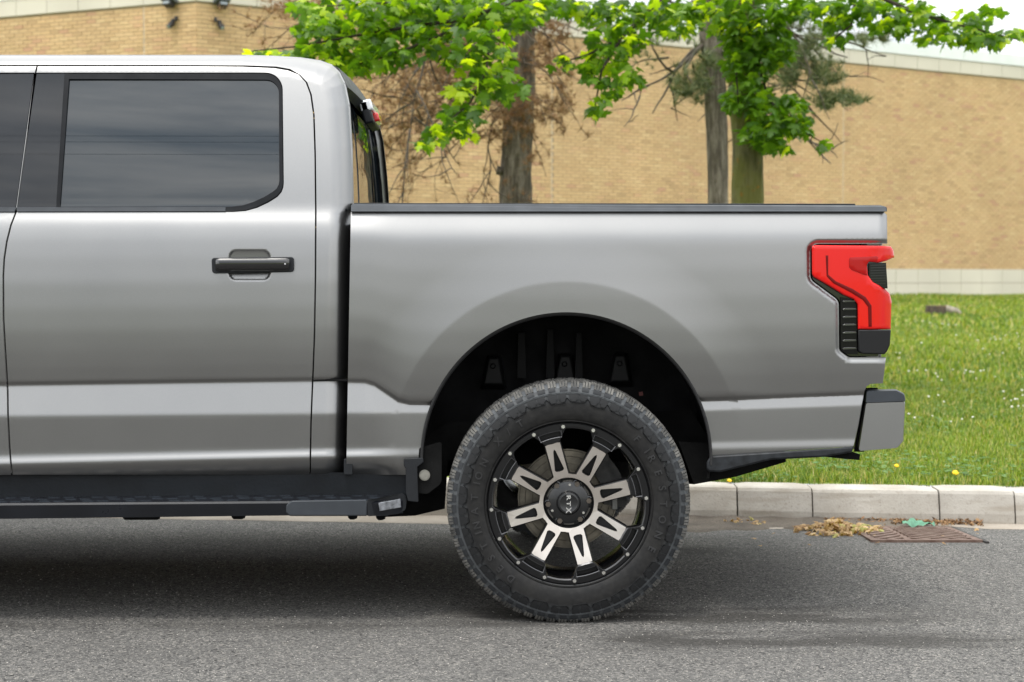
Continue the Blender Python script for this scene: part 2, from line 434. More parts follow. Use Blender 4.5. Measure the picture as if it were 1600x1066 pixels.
# gap lines
GAP_F = [(58, 102.5), (55, 116), (42, 220), (27.5, 326), (24, 334), (17, 352), (10.5, 378), (6.5, 405), (5.2, 430), (5.5, 500), (9, 560), (12, 610), (12.5, 650), (15, 700), (18.5, 742)]
GAP_R = [(58, 102.5), (300, 102.8), (380, 103.2), (430, 105.2), (452, 109), (468, 117), (479, 129), (486, 148), (490.5, 180), (492.5, 240), (493.5, 330), (493, 430), (491.5, 520), (489.5, 575), (488, 610), (486, 660), (484.5, 742)]
def offs(line, d): return [(x + d, y) for x, y in line]
# --- rear door
OPEN = rnd([(56.5, 113.5, 2), (441.5, 113.5, 27), (443.5, 286), (442.8, 293), (440, 300.5), (433.5, 308), (420, 316.5), (402, 325), (384, 330), (364, 331.5), (25.5, 331.5)], 9)
door_out = [(x + 1.4, y + (1.4 if i == 0 else 0)) for i, (x, y) in enumerate(GAP_F)]
door_out = door_out + [(484.5 - 1.4, 742)] + [(x - 1.4, y + (1.5 if y < 112 else 0)) for x, y in GAP_R[::-1][1:-1]]
hx = 16.0
door = panel('rear_door', door_out, o_cab, M['paint'], truck, holes=[OPEN], rows=CAB_ROWS, fine=[(350, 384, 430, 446, 2.2)])
def slab(name, outline, m, parent, inset, ofun=o_cab, thick=.006, dx=14, dy=10, holes=(), normals=True, rows=()):
    return panel(name, outline, ofun, m, parent, holes=holes, dx=dx, dy=dy, inset=inset, skirt=thick, normals=normals, rows=rows)
def o_glass(px, py):     # window surface: same lean, gently curved lengthwise
    return np.interp(py, *T_CAB) - .004 + .004*np.cos((np.asarray(px, float) - 250)/260)
GL = rnd([(107, 123), (437, 124, 21), (438, 282), (437, 289), (433.5, 296), (427, 301.5), (414, 309.5), (398, 317), (381, 322.5), (362, 325), (92.5, 325.5)], 9)
glass = slab('window_pane', GL, M['glass'], door, .004, o_glass)
slab('pillar_trim', [(57.5, 115), (106, 115), (103, 121), (88.5, 325.8), (27, 326)], M['pillar_black'], door, .001, o_glass)
seal_o = rnd([(101, 115.5), (440, 115.5, 26), (441.8, 285), (441, 292), (438.3, 299), (432, 306.3), (418.5, 314.8), (401, 323.2), (383, 328.4), (364, 330), (87.5, 330)], 9)
slab('window_seal', seal_o, M['rubber_trim'], door, -.0015, holes=[rnd([(107.5, 123.5), (436, 124.6, 21), (436.8, 282), (435.8, 288.5), (432.5, 295), (426, 300.3), (413, 308.2), (397, 315.6), (380.5, 321), (362, 323.4), (93.3, 323.8)], 9)])
slab('belt_strip', [(26.2, 324.5), (86, 324.3), (92, 324.6), (352, 324), (352, 330), (26.6, 330.6)], M['plastic_grey'], door, -.005)
# handle
hd = MB()
def P3(px, py, o=0.): return tuple(float(q) for q in ray(px, py, YB - o))
def pprism(mb, poly, o0, o1, m=0):
    """poly in photograph pixels on the body side, from o0 (proud) back to o1"""
    n = len(poly); vs = [P3(x, y, o0) for x, y in poly] + [P3(x, y, o1) for x, y in poly]
    fs = [tuple(range(n))[::-1], tuple(range(n, 2*n))] + [(i, (i+1) % n, (i+1) % n + n, i+n) for i in range(n)]
    mb.add(vs, fs, m)
pprism(hd, rnd([(330.5, 403, 4), (459, 401.5, 4), (459.5, 425, 5), (331.5, 427.5, 5)], 3), .0085, -.006)
handle = bevel(hd.build('door_handle', M['plastic'], door), .003)
# pull bar: lofted half-round bar, proud of its base
hb = MB(); prof = [(-11, .009), (-10.5, .020), (-7, .029), (-1, .031), (5, .027), (9, .019), (10.5, .009)]
xs = [337, 339, 343, 360, 395, 430, 446, 450, 452]; sc = [.80, .92, 1, 1, 1, 1, 1, .93, .8]
vs = [P3(x, 414 - .006*(x-395) + dy*s*.95, .008 + (o-.008)*(.6 + .4*s)) for x, s in zip(xs, sc) for dy, o in prof]
n = len(prof); fs = [(i*n+j, i*n+j+1, (i+1)*n+j+1, (i+1)*n+j) for i in range(len(xs)-1) for j in range(n-1)] + [tuple(range(n-1, -1, -1)), tuple(range((len(xs)-1)*n, len(xs)*n))]
hb.add(vs, fs); bar = hb.build('handle_bar', mat('piano_black_handle', (.004, .004, .005), .05, coat=1.), door, auto=40)
kd = MB(); kd.cyl(P3(445.5, 412.5, .0295), (0, -1, 0), .0028, .0022, 12); kd.build('handle_sensor', mat('sensor_dot', (.5, .5, .52), .3), door)
# --- front door, running forward out of the frame
FD = [(x - 1.4, y) for x, y in GAP_F]
fdo = [(-470, 102.5)] + [(56.6, 103.8)] + FD[1:] + [(-560, 755), (-572, 600), (-575, 420), (-560, 330)]
F_OPEN = [(-440, 113.5), (54, 113.5), (24.5, 331.5), (-520, 333)]
fdoor = panel('front_door', [(-475, 103.8)] + fdo[1:-1] + [(-570, 334)], o_cab, M['paint'], truck, holes=[F_OPEN], rows=CAB_ROWS, dx=22)
slab('window_pane', [(-436, 123), (-8, 121), (-38, 325.5), (-516, 327)], M['glass'], fdoor, .004, o_glass, dx=30)
slab('pillar_trim', [(-6, 115), (52.5, 115), (24, 326), (-35, 326)], M['pillar_black'], fdoor, .001, o_glass)
slab('belt_strip', [(-518, 325), (25, 324.5), (22.5, 330.8), (-520, 332)], M['plastic_grey'], fdoor, -.005, dx=30)
# --- cab shell: roof rail, rear pillar, quarter
cab_o = [(-475, 86.1), (380, 86.1), (430, 87.6), (470, 90.1), (500, 94.6), (518, 101.1), (530, 112.1), (539, 130.1), (546, 165), (550, 230), (551.6, 318), (548.6, 450), (546.6, 597), (543, 742)]
cab_o += [(484.5 + 1.4, 742)] + [(x + 1.4, y - (1.2 if y < 112 else 0)) for x, y in GAP_R[::-1][1:-1]] + [(56, 101.3), (-475, 101.5)]
cab = panel('cab_shell', cab_o, o_cab, M['paint'], truck, rows=CAB_ROWS, dx=5, dy=5, estep=3, skirt=.02)
# dark channel in the quarter panel between the upper side and the rocker
q = MB(); pprism(q, [(487, 592.8), (546, 592.0), (546, 595.4), (487, 596.2)], -.0135, -.03); q.build('panel_gap', M['shadow'], truck)
# shell behind the gaps
bk = MB()
pprism(bk, [(-1150, 104), (-520, 104), (52, 104), (440, 106), (484, 140), (492, 330), (488, 742), (-1150, 742)], -.25, -.26)
bk.build('door_frame', M['shadow'], truck)
# roof and rear wall as one lofted skin
redge = np.array(resample([(-475, 86.2), (380, 86.2), (430, 87.7), (470, 90.2), (500, 94.7), (518, 101.2), (530, 112.2), (539, 130.2), (546, 165), (549.7, 230), (551.3, 318), (548.3, 450), (546.3, 597), (543, 742)], 12, closed=False))
E = surf(o_cab, redge[:, 0], redge[:, 1])
K = 25; vs = []; fs = []
cum = np.clip((redge[:, 0] - 380)/150, 0, 1)
for i, p in enumerate(E):
    for k in range(K):
        t = k/(K-1); yy = p[1] + (2*YC - 2*p[1])*t; b = 4*t*(1-t)
        up = (1-cum[i])*.022*b if redge[i][1] < 120 else .0
        bkx = -cum[i]*.045*min(1, b*4)*(1 if redge[i][1] > 112 else 0)
        vs.append((p[0] + bkx, yy, p[2] + up + (.0 if redge[i][1] > 120 else cum[i]*.01*b)))
for i in range(len(E)-1):
    for k in range(K-1): fs.append((i*K+k, i*K+k+1, (i+1)*K+k+1, (i+1)*K+k))
roof = mk('roof', vs, fs, M['paint'], truck, smooth=True)
# rear spoiler lip at the roof edge
sp = MB(); sv = []
for t in np.linspace(0.02, .98, 13):
    e0 = surf(o_cab, np.array([462., 500., 524., 541.]), np.array([89.5, 94., 105., 133.]))
    yy = e0[:, 1] + (2*YC - 2*e0[:, 1])*t; b = 4*t*(1-t)
    for j, (dx_, dz_) in enumerate([(0, .0), (.006, .003), (.010, .002), (.002, -.004)]):
        sv.append((e0[j, 0] + dx_*.55 + .006*b*min(1, j/2), yy[j] + (.01 if t < .5 else -.01), e0[j, 2] + dz_ + .01*b))
    # underside
    sv.append((e0[3, 0] - .02, yy[3], e0[3, 2] - .02))
n = 5; sp.add(sv, [(i*n+j, i*n+j+1, (i+1)*n+j+1, (i+1)*n+j) for i in range(12) for j in range(4)] + [(0, 1, 2, 3, 4), tuple(12*n + q for q in (4, 3, 2, 1, 0))])
sp.build('roof_spoiler', M['plastic'], truck, auto=40)
# rear window: curved pane just off the back wall
we = np.array(resample([(536, 128), (543, 150), (548.5, 200), (551, 250), (552.3, 300), (552.3, 316)], 12, closed=False))
WE = surf(o_cab, we[:, 0], we[:, 1])
def rearwin(name, m, t0, t1, off, s0=0, s1=None, parent=truck):
    s1 = s1 or len(WE); vs = []; R = WE[s0:s1]; K = 17
    for lay in (0, -.012):
        for p in R:
            for k in range(K):
                t = t0 + (t1 - t0)*k/(K-1); b = 4*t*(1-t)
                vs.append((p[0] + .008*b + off + lay, p[1] + (2*YC - 2*p[1])*t, p[2]))
    n = len(R); fs = []
    for i in range(n-1):
        for k in range(K-1): fs.append((i*K+k, i*K+k+1, (i+1)*K+k+1, (i+1)*K+k))
    B = n*K
    for k in range(K-1): fs += [(k, B+k, B+k+1, k+1), ((n-1)*K+k, (n-1)*K+k+1, B+(n-1)*K+k+1, B+(n-1)*K+k)]
    for i in range(n-1): fs += [(i*K, (i+1)*K, B+(i+1)*K, B+i*K), (i*K+K-1, B+i*K+K-1, B+(i+1)*K+K-1, (i+1)*K+K-1)]
    o = mk(name, vs, fs, m, parent); autosmooth(o, 40); return o
rw = rearwin('rear_window', M['glass'], .045, .955, -.036)
rearwin('window_bar', M['gloss_black'], .30, .315, -.033, parent=rw); rearwin('window_bar', M['gloss_black'], .685, .70, -.033, parent=rw)
rearwin('window_rim', M['gloss_black'], .94, .962, -.024, parent=rw)
# high centre brake lamp with clear and red halves
lx, ly, lz = float(WE[1][0]), YC, float(WE[1][2])
lb = MB(); lb.box(-.02, .016, -.17, .17, -.045, .045, M=Matrix.Translation((lx+.022, ly, lz-.02)) @ Matrix.Rotation(math.radians(-16), 4, 'Y')); chm = bevel(lb.build('brake_light', M['plastic'], truck), .008)
for nm, c, y0, y1, z0, z1, xx in (('clear_lens', (.75, .77, .8), -.17, .17, .002, .050, .058), ('red_lens', (.55, .012, .012), -.08, .08, -.040, -.002, .066)):
    b_ = MB(); b_.box(-.02, xx - .03, y0, y1, z0*.9, z1*.9, M=Matrix.Translation((lx+.022, ly, lz-.02)) @ Matrix.Rotation(math.radians(-16), 4, 'Y')); bevel(b_.build(nm, mat('lens_' + nm, c, .12, coat=.6), chm), .007)
# --- bed side
BEDR = [(656.5, 742), (655.8, 722)] + [(885 + 228*math.cos(t), 716 - 228*math.sin(t)) for t in np.linspace(math.pi, 0.02, 70)] + [(1113.5, 713)]
bed_rt = [(1225, 705), (1333.5, 697.5), (1341, 665), (1347, 630), (1350.5, 612), (1354, 604, ), (1360, 600), (1379.5, 599), (1384.5, 558.5)]
lamp_cut = rnd([(1384.6, 558.5), (1326, 558.5, 14), (1311, 548, 10), (1310.5, 470, 14), (1266, 437, 14), (1266, 381, 13), (1386.5, 381)])
LAMP_CUT = [(1400, 558.5)] + lamp_cut + [(1400, 381)]
bed_o = [(541, 742), (548.3, 331.5), (1381, 331.5), (1385.8, 336)] + lamp_cut[::-1] + [(1384, 562), (1379.5, 599), (1360, 600), (1354, 604), (1350.5, 612), (1347, 630), (1341, 665), (1333.5, 697.5), (1225, 705), (1113.5, 713)] + BEDR[::-1][1:]
bed = panel('bed_side', bed_o, o_bed, M['paint'], truck, rows=BED_ROWS, dx=8, dy=5, estep=4, fine=[(565, 594, 650, 640, 2.2), (1256, 372, 1320, 470, 3), (1300, 440, 1320, 566, 3), (1370, 335, 1388, 380, 3)], skirt=.03)
# extra skin round the flare is in the grid; rail cap
def rail(parent):
    r = MB(); poly = [(551, 318.5), (1376, 320.5), (1385.5, 323), (1386, 330.5), (548.5, 330.5)]
    A_ = [(548.5, 330.5, -.026), (1386, 330.5, -.026), (1386, 326, -.030), (1385, 323.5, -.040), (1376, 320.8, -.058), (551, 318.6, -.058), (548.6, 321, -.050)]
    vs = [P3(*p) for p in A_] + [tuple(np.array(P3(*p)) + [0, .12, 0]) for p in A_]; n = 7
    r.add(vs, [tuple(range(n)), tuple(range(2*n-1, n-1, -1))] + [(i, i+n, (i+1) % n+n, (i+1) % n) for i in range(n)])
    o = r.build('rail_cap', M['plastic_grey'], parent); return o
rc = rail(truck)
cv = MB(); pprism(cv, [(553, 317.2), (1336, 318.4), (1337, 321), (553, 320)], -.062, -.13); bevel(cv.build('rail_liner', M['plastic'], truck), .002)
# black strip under the rear corner and its end
lw = MB()
pprism(lw, rnd([(1110, 712.6), (1225, 705.3), (1334, 697.8), (1331, 707, 5), (1290, 714, 10), (1205, 718.5, 10), (1125, 738, 10), (1104, 737, 6), (1104, 722)], 3), .004, -.10)
bevel(lw.build('lower_strip', mat('scuffed_black', (.016, .018, .021), .5, spec=.3, var=(40, .5), bump=(120, .4, .001)), truck), .006)
# wheel arch flange and liner
fl = MB(); th = np.linspace(math.pi + .03, -.05, 60)
ring = lambda r, o: [P3(885 + r*math.cos(t), 716 - r*math.sin(t), o) for t in th]
A_ = ring(228.2, .006); B_ = ring(224.5, .007); C_ = ring(222.5, -.05); vs = A_ + B_ + C_; n = len(th)
fl.add(vs, [(i, i+1, n+i+1, n+i) for i in range(n-1)] + [(n+i, n+i+1, 2*n+i+1, 2*n+i) for i in range(n-1)])
fl.build('arch_flange', M['flange'], truck, smooth=True)
def wx(px): return P3(px, 716)[0]
cxw, _, czw = P3(885, 716); RL = 224/467
ln = MB()
n = 48; th = np.linspace(math.pi + .25, -.15, n)
prof = [(YB + .03, RL), (YB + .05, RL + .012), (YB + .30, RL + .03), (YB + .44, RL + .02)]
vs = [(cxw + r*math.cos(t), y, czw + r*math.sin(t)) for y, r in prof for t in th]
fs = [(j*n+i, j*n+i+1, (j+1)*n+i+1, (j+1)*n+i) for j in range(3) for i in range(n-1)]
# inner wall of the well
b0 = 3*n; vs.append((cxw, YB + .44, czw - .05)); c0 = len(vs) - 1
fs += [(b0+i, b0+i+1, c0) for i in range(n-1)]
ln.add(vs, fs); sa = MB(); sa.tube([ray(1010, 770, 6.35), ray(985, 560, 6.2)], .035, 12); sa.tube([ray(1010, 770, 6.35), ray(994, 640, 6.26)], .055, 12); sa.build('shock_absorber', mat('grimy_shock', (.045, .042, .038), .5, .3, var=(30, .4)), truck, auto=40)
tg_ = MB(); pprism(tg_, [(998, 613), (1004, 612), (1005, 618), (999, 619)], -.36, -.38); tg_.build('connector', mat('red_connector', (.10, .01, .008), .5), truck)
liner = ln.build('wheel_well', M['liner'], truck, auto=50)
rb = MB()   # raised ribs and bosses on the liner
def well(px, py, Y): return ray(px, py, Y)
for x0, x1, y0, y1 in ((808, 822, 520, 590), (853, 866, 515, 590), (898, 910, 520, 590)):
    vs = [well(x0, y1, YB+.42), well(x1, y1, YB+.42), well(x1-2, y0, YB+.42), well(x0+2, y0, YB+.42)]
    v2 = [(p[0], p[1]-.035, p[2]) for p in vs]; rb.add([tuple(p) for p in vs + v2], [(4,5,6,7),(0,1,5,4),(1,2,6,5),(2,3,7,6),(3,0,4,7)])
rb.build('liner_rib', mat('liner_ribs', (.005, .005, .0055), .7, spec=.25), liner)
for cx_, cy_ in ((770, 575), (882, 572), (968, 571)):
    b_ = MB(); o1 = [(-18, 30), (20, 30), (11, -18), (-8, -18)]
    f0 = [well(cx_+a*1.1, cy_+b*1.1, YB+.43) for a, b in o1]; f1 = [(well(cx_+a*.8, cy_+b*.85, YB+.38)) for a, b in o1]
    b_.add([tuple(p) for p in f0+f1], [(4,5,6,7),(0,1,5,4),(1,2,6,5),(2,3,7,6),(3,0,4,7)]); p = well(cx_, cy_-3, YB+.385)
    b_.cyl((p[0], p[1], p[2]), (0, -1, 0), .011, .012, 12); bevel(b_.build('liner_boss', mat('liner_boss', (.0045, .0045, .005), .6, spec=.3), liner), .006)
# --- tail light
tl = MB()
hous = [(p[0] + (1.5 if i else 0), p[1]) for i, p in enumerate(lamp_cut)]
hous = rnd([(1372, 556.5), (1327, 556.5, 13), (1313, 547, 9), (1312.8, 469, 14), (1268.5, 436, 13), (1268.5, 383.5, 11), (1372, 383.5)])
pprism(tl, hous, -.012, -.06); lamp = tl.build('tail_light', M['gloss_black'], truck)
def lens(name, poly, o0, o1, m, parent, bv=.005, wrap=True, auto=50):
    """outline with a rounded front: rim at o1, face at o0, wrapping back round the corner of the truck past x=1372"""
    P = resample(poly, 4); n = len(P); c = np.mean(P, 0); vs = []
    def wr(x): 
        q = max(0, (x - 1360)/34.0); return .055*q*q if wrap else 0
    rings = [(0, o1, 1.0), (0, o0 - bv*.8, 1.0), (-bv*467*.35, o0 - bv*.2, 1), (-bv*467*.9, o0, 1)]
    A = np.array(P); nxt = np.roll(A, -1, 0); prv = np.roll(A, 1, 0); t = nxt - prv; nn = np.stack([t[:, 1], -t[:, 0]], 1); nn /= np.linalg.norm(nn, axis=1)[:, None]+1e-9
    area = .5*np.sum(A[:, 0]*nxt[:, 1] - nxt[:, 0]*A[:, 1])
    if area < 0: nn = -nn
    for d, o, _ in rings:
        for p, k in zip(A, nn):
            q = p + k*d; vs.append(P3(q[0], q[1], o - wr(q[0])))
    fs = []
    for j in range(3): fs += [(j*n+i, j*n+(i+1) % n, (j+1)*n+(i+1) % n, (j+1)*n+i) for i in range(n)]
    inner = [Vector(tuple(p + k*rings[-1][0])) for p, k in zip(A, nn)]
    g = []; x0, y0 = A.min(0); x1, y1 = A.max(0)
    gx, gy = np.meshgrid(np.arange(x0, x1, 7), np.arange(y0, y1, 7)); G = np.stack([gx.ravel(), gy.ravel()], 1) + .1
    I = [tuple(v) for v in inner]; G = G[inpoly(G, I)]; G = G[dist_line(G, I + [I[0]]) > 2.5] if len(G) else G
    vo, eo, fo, *_ = delaunay_2d_cdt(inner + [Vector(tuple(q)) for q in G], [(i, (i+1) % n) for i in range(n)], [], 0, 1e-4)
    V = np.array([tuple(v) for v in vo]); base = len(vs)
    for q in V: vs.append(P3(q[0], q[1], o0 - wr(q[0])))
    for f in fo:
        c = V[list(f)].mean(0)
        if inpoly([c], I)[0]:
            fs.append(tuple(base + i for i in f))
    me = mk(name, vs, fs, m, parent)
    import bmesh
    bm = bmesh.new(); bm.from_mesh(me.data); bmesh.ops.remove_doubles(bm, verts=bm.verts, dist=.0002); bmesh.ops.recalc_face_normals(bm, faces=bm.faces); bm.to_mesh(me.data); bm.free()
    autosmooth(me, auto); return me
def U(u, v): return (1240 + u/4.844, 360 + v/4.844)
red = NT('red_lens'); red.b.inputs['Specular IOR Level'].default_value = .3; red.col((.62, .007, .005)); red.rough(.14); red.b.inputs['Coat Weight'].default_value = .22; red.b.inputs['Coat Roughness'].default_value = .03
red.b.inputs['Subsurface Weight'].default_value = 0.0
M['red'] = red.m
M['red_dark'] = mat('deep_red_channel', (.13, .002, .002), .25, spec=.2)
redp = [U(138, 120), U(170, 112), U(700, 118), U(735, 122), U(755, 150), U(762, 205), U(700, 232), U(640, 246), U(570, 236), U(555, 262), U(562, 340), U(600, 392), U(690, 440), U(728, 480), U(742, 540), U(736, 750), U(487, 750), U(484, 560), U(455, 522), U(380, 490), U(250, 410), U(150, 352), U(140, 330)]
lens('red_lens', redp, .012, -.02, M['red'], lamp, .007)
ch = [U(243, 190), U(262, 190), U(262, 335), U(320, 385), U(450, 445), U(545, 505), U(590, 570), U(592, 730), U(567, 730), U(563, 580), U(525, 528), U(440, 475), U(300, 400), U(250, 348)]
lens('light_channel', ch, .0132, .006, M['red_dark'], lamp, .0006)
up = [U(425, 205), U(630, 195), U(640, 205), U(630, 240), U(570, 236), U(550, 265), U(556, 340), U(530, 335), U(440, 300), U(420, 280), U(418, 225)]
lens('upper_reflector', up, .0134, .006, mat('red_inner', (.34, .004, .004), .18, spec=.3), lamp, .0006)
pprism(tl2 := MB(), [U(572, 250), U(700, 245), U(712, 440), U(690, 440), U(600, 392), U(568, 340)], -.004, -.03); ul = tl2.build('dark_lens', mat('smoked_lens', (.005, .008, .006), .15, spec=.35), lamp)
for i in range(8):
    b_ = MB(); y = 262 + i*20; pprism(b_, [U(580, y), U(702, y-3), U(702, y+2), U(580, y+6)], -.001, -.01); b_.build('lens_rib', M['gloss_black'], lamp)
pprism(tl3 := MB(), rnd([U(487, 752), U(737, 752), U(728, 870), U(708, 915), U(690, 938), U(520, 935), U(490, 915)], 3), .010, -.03); bevel(tl3.build('lower_cap', mat('matte_black_cap', (.008, .008, .009), .45, spec=.3, bump=(700, .2, .0005)), lamp), .004)
for i in range(7):
    b_ = MB(); y = 535 + i*59.5; pprism(b_, [U(370, y), U(395, y-6), U(472, y-6), U(478, y+2), U(476, y+8), U(372, y+12)], .002, -.012); bevel(b_.build('lens_rib', mat('clear_black_rib', (.03, .03, .032), .08, coat=.8), lamp), .0015)
    b_ = MB(); 
bz = MB(); pprism(bz, [U(355, 505), U(455, 520), U(484, 560), U(487, 938), U(400, 938), U(358, 905)], -.006, -.03); bz.build('side_marker', mat('side_marker_black', (.003, .003, .003), .2, spec=.25), lamp)
# --- tailgate, bed floor, inner walls (seen from other viewpoints)
tg = MB(); xg = P3(1386, 450)[0]; zt = P3(1386, 333)[2]; zb_ = P3(1386, 600)[2]
tg.box(xg - .07, xg - .004, YB + .045, 2*YC - YB - .045, zb_, zt); bevel(tg.build('tailgate', M['paint'], truck), .012)
bf = MB(); xf = P3(553, 500)[0]; zf = zb_ + .08
zw = P3(885, 474)[2]; xa_, xb_ = P3(640, 600)[0], P3(1130, 600)[0]
bf.box(xf, xg - .07, YB + .49, 2*YC - YB - .49, zf - .04, zf)
for a_, b_ in ((xf + .03, xa_), (xb_, xg - .07)):
    for y_ in (YB + .141, 2*YC - YB - .488): bf.box(a_, b_, y_, y_ + .347, zf - .04, zf)
for y_ in (YB + .141, 2*YC - YB - .488):
    bf.box(xa_, xb_, y_, y_ + .347, zw, zw + .02); bf.box(xa_, xb_, *((y_ + .32, y_ + .345) if y_ < YC else (y_, y_ + .025)), zf, zw)
bf.box(xf, xf + .03, YB + .06, 2*YC - YB - .06, zf, zt - .03)
for s in (0, 1):
    y0 = YB + .08 if not s else 2*YC - YB - .14; bf.box(xf + .03, xg - .07, y0, y0 + .06, zw, zt - .025); bf.box(xf + .03, xa_, y0, y0 + .06, zf, zw); bf.box(xb_, xg - .07, y0, y0 + .06, zf, zw)
bf.build('bed_liner', M['plastic'], truck)
# --- rear bumper
bp = MB()
def bumper_loft(mb, outline, yin, rad):
    """outline at the near end; swept across the truck, the near corner drawn in"""
    n = len(outline); vs = []
    for k, (dy_, sx_) in enumerate([(0.0, .965), (.006, .985), (.016, .996), (.04, 1.0)]):
        for x, y in outline:
            X, _, Z = P3(x, y, -.0); x0 = P3(1345, 660)[0]; zc = P3(1380, 665)[2]
            vs.append((x0 + (X - x0)*sx_, YB + .012 + dy_, zc + (Z - zc)*(.972 + .028*min(1, k/2.0))))
    for x, y in outline:
        X, _, Z = P3(x, y, 0); vs.append((X + .05, YC, Z - .07))
    fs = [tuple(range(n))[::-1]] + [(k*n+i, k*n+(i+1) % n, (k+1)*n+(i+1) % n, (k+1)*n+i) for k in range(4) for i in range(n)]
    m0 = [tuple((v[0], 2*YC - v[1], v[2])) for v in vs[:4*n]]; b = len(vs); vs += m0
    order = [4] ; 
    fs += [(b+k*n+i, b+(k+1)*n+i, b+(k+1)*n+(i+1) % n, b+k*n+(i+1) % n) for k in range(3) for i in range(n)] + [(4*n+i, 4*n+(i+1) % n, b+3*n+(i+1) % n, b+3*n+i) for i in range(n)] + [tuple(b + i for i in range(n))]
    mb.add(vs, fs)
bumper_loft(bp, rnd([(1355, 629.5, 3), (1417.5, 627.5, 3), (1414.5, 690, 6), (1405, 701.5, 10), (1343, 706.5, 3)], 4), 0, 0)
bumper = bp.build('rear_bumper', M['paint'], truck, auto=38)
bt = MB(); bumper_loft(bt, rnd([(1356, 610.5, 3), (1404, 609.5, 8), (1416.5, 616, 6), (1418, 626.3), (1355, 628.5)], 4), 0, 0); bt.build('bumper_step', M['plastic_grey'], bumper, auto=38)
bg_ = MB(); pprism(bg_, [(1352, 606), (1372, 606), (1366, 640), (1350, 706), (1334, 706), (1345, 640)], -.06, -.5); bg_.build('bumper_bracket', M['shadow'], truck)
hi = MB(); pprism(hi, [(1288, 714), (1332, 706), (1344, 710), (1343, 719), (1322, 717.5)], -.04, -.09); hi.build('hitch_bracket', M['shadow'], truck)
# --- dark structure below the body
ub = MB()
pprism(ub, [(-1100, 700), (690, 700), (690, 772), (640, 790), (-1100, 800)], -.32, -1.68)         # battery pack
pprism(ub, [(640, 700), (700, 660), (1080, 640), (1110, 690), (1225, 705), (1228, 722), (1150, 745), (1085, 757), (1010, 752), (1010, 700), (760, 700), (700, 720), (695, 795), (648, 806), (600, 808)], -.30, -.40)
pprism(ub, [(1060, 690), (1225, 700), (1228, 720), (1150, 744), (1084, 756)], -.1, -1.7)
ub.box(P3(-1100, 0)[0], P3(560, 0)[0], 6.2, 6.95, .275, .40)  # unseen lower box, added to darken the road under the truck
ub.build('underbody', M['shadow'], truck)
sil = MB(); pprism(sil, [(-1100, 744), (640, 738), (640, 770), (632, 776), (-1100, 782)], -.035, -.33); sil.build('rocker_panel', mat('rocker_black', (.007, .009, .012), .5, spec=.25, var=(9, .3), bump=(90, .3, .002)), truck)
# --- running board
rbd = MB(); Yf = .075   # proud of the body side by this much
def PZ(px, py, o): return P3(px, py, o)
L0, L1 = -1000, 632
def yt(x): return 786.5 - .0075*x if x < 450 else 783.1
def ybm(x): return 811 - .012*x if x < 450 else 805.6
prof_f = lambda x: [PZ(x, yt(x) - 10.5, -.045), PZ(x, yt(x), .068), PZ(x, yt(x) + 3.4, .075), PZ(x, ybm(x), .07), PZ(x, ybm(x) - 6, -.05)]
xs = [L0, -500, 0, 240, 450, 560, 596, 616, 628]; vs = []
for i, x in enumerate(xs):
    p = prof_f(x); 
    if x > 590:
        q = (x - 590)/38.; p = [(a[0], a[1] + (.055*q*q if j in (1, 2, 3) else 0), a[2]) for j, a in enumerate(p)]
    vs += p
n = 5; rbd.add(vs, [(i*n+j, i*n+(j+1) % n, (i+1)*n+(j+1) % n, (i+1)*n+j) for i in range(len(xs)-1) for j in range(n)] + [tuple(range(n)), tuple(range((len(xs)-1)*n+n-1, (len(xs)-1)*n-1, -1))])
board = rbd.build('running_board', mat('satin_black_board', (.008, .009, .012), .3, spec=.35, var=(6, .3), bump=(90, .1, .001)), truck, auto=30)
ec = MB(); pprism(ec, rnd([(447, 789, 7), (456, 782.4, 5), (573, 780.8), (573.4, 806.4), (452, 806.5, 6), (447, 801, 3)], 3), .082, .0); bevel(ec.build('board_end_cap', M['plastic_grey'], board), .004)
e2 = MB(); oo = rnd([(574, 780.8, 2), (592, 778.5), (628, 770.5, 4), (636, 776, 5), (634, 798, 7), (604, 806), (574, 806.6, 2)], 3)
n = len(oo); wq = lambda x: .080 - .07*max(0, (x-585)/50)**1.6
e2.add([P3(x, y, wq(x)) for x, y in oo] + [P3(x, y, -.03) for x, y in oo], [tuple(range(n))[::-1], tuple(range(n, 2*n))] + [(i, (i+1) % n, (i+1) % n + n, i+n) for i in range(n)]); bevel(e2.build('board_end_cap', M['plastic'], board), .004)
e3 = MB(); oo = [(591.5, 786), (625.5, 779.5), (627, 793), (593, 799)]; e3.add([P3(x, y, wq(x) + .0085) for x, y in oo] + [P3(x, y, wq(x) - .01) for x, y in oo], [(3,2,1,0),(0,1,5,4),(1,2,6,5),(2,3,7,6),(3,0,4,7)])
bevel(e3.build('step_lamp', mat('step_lamp_lens', (.22, .23, .25), .2, .3, var=(60, .5), coat=.6), board), .0015)
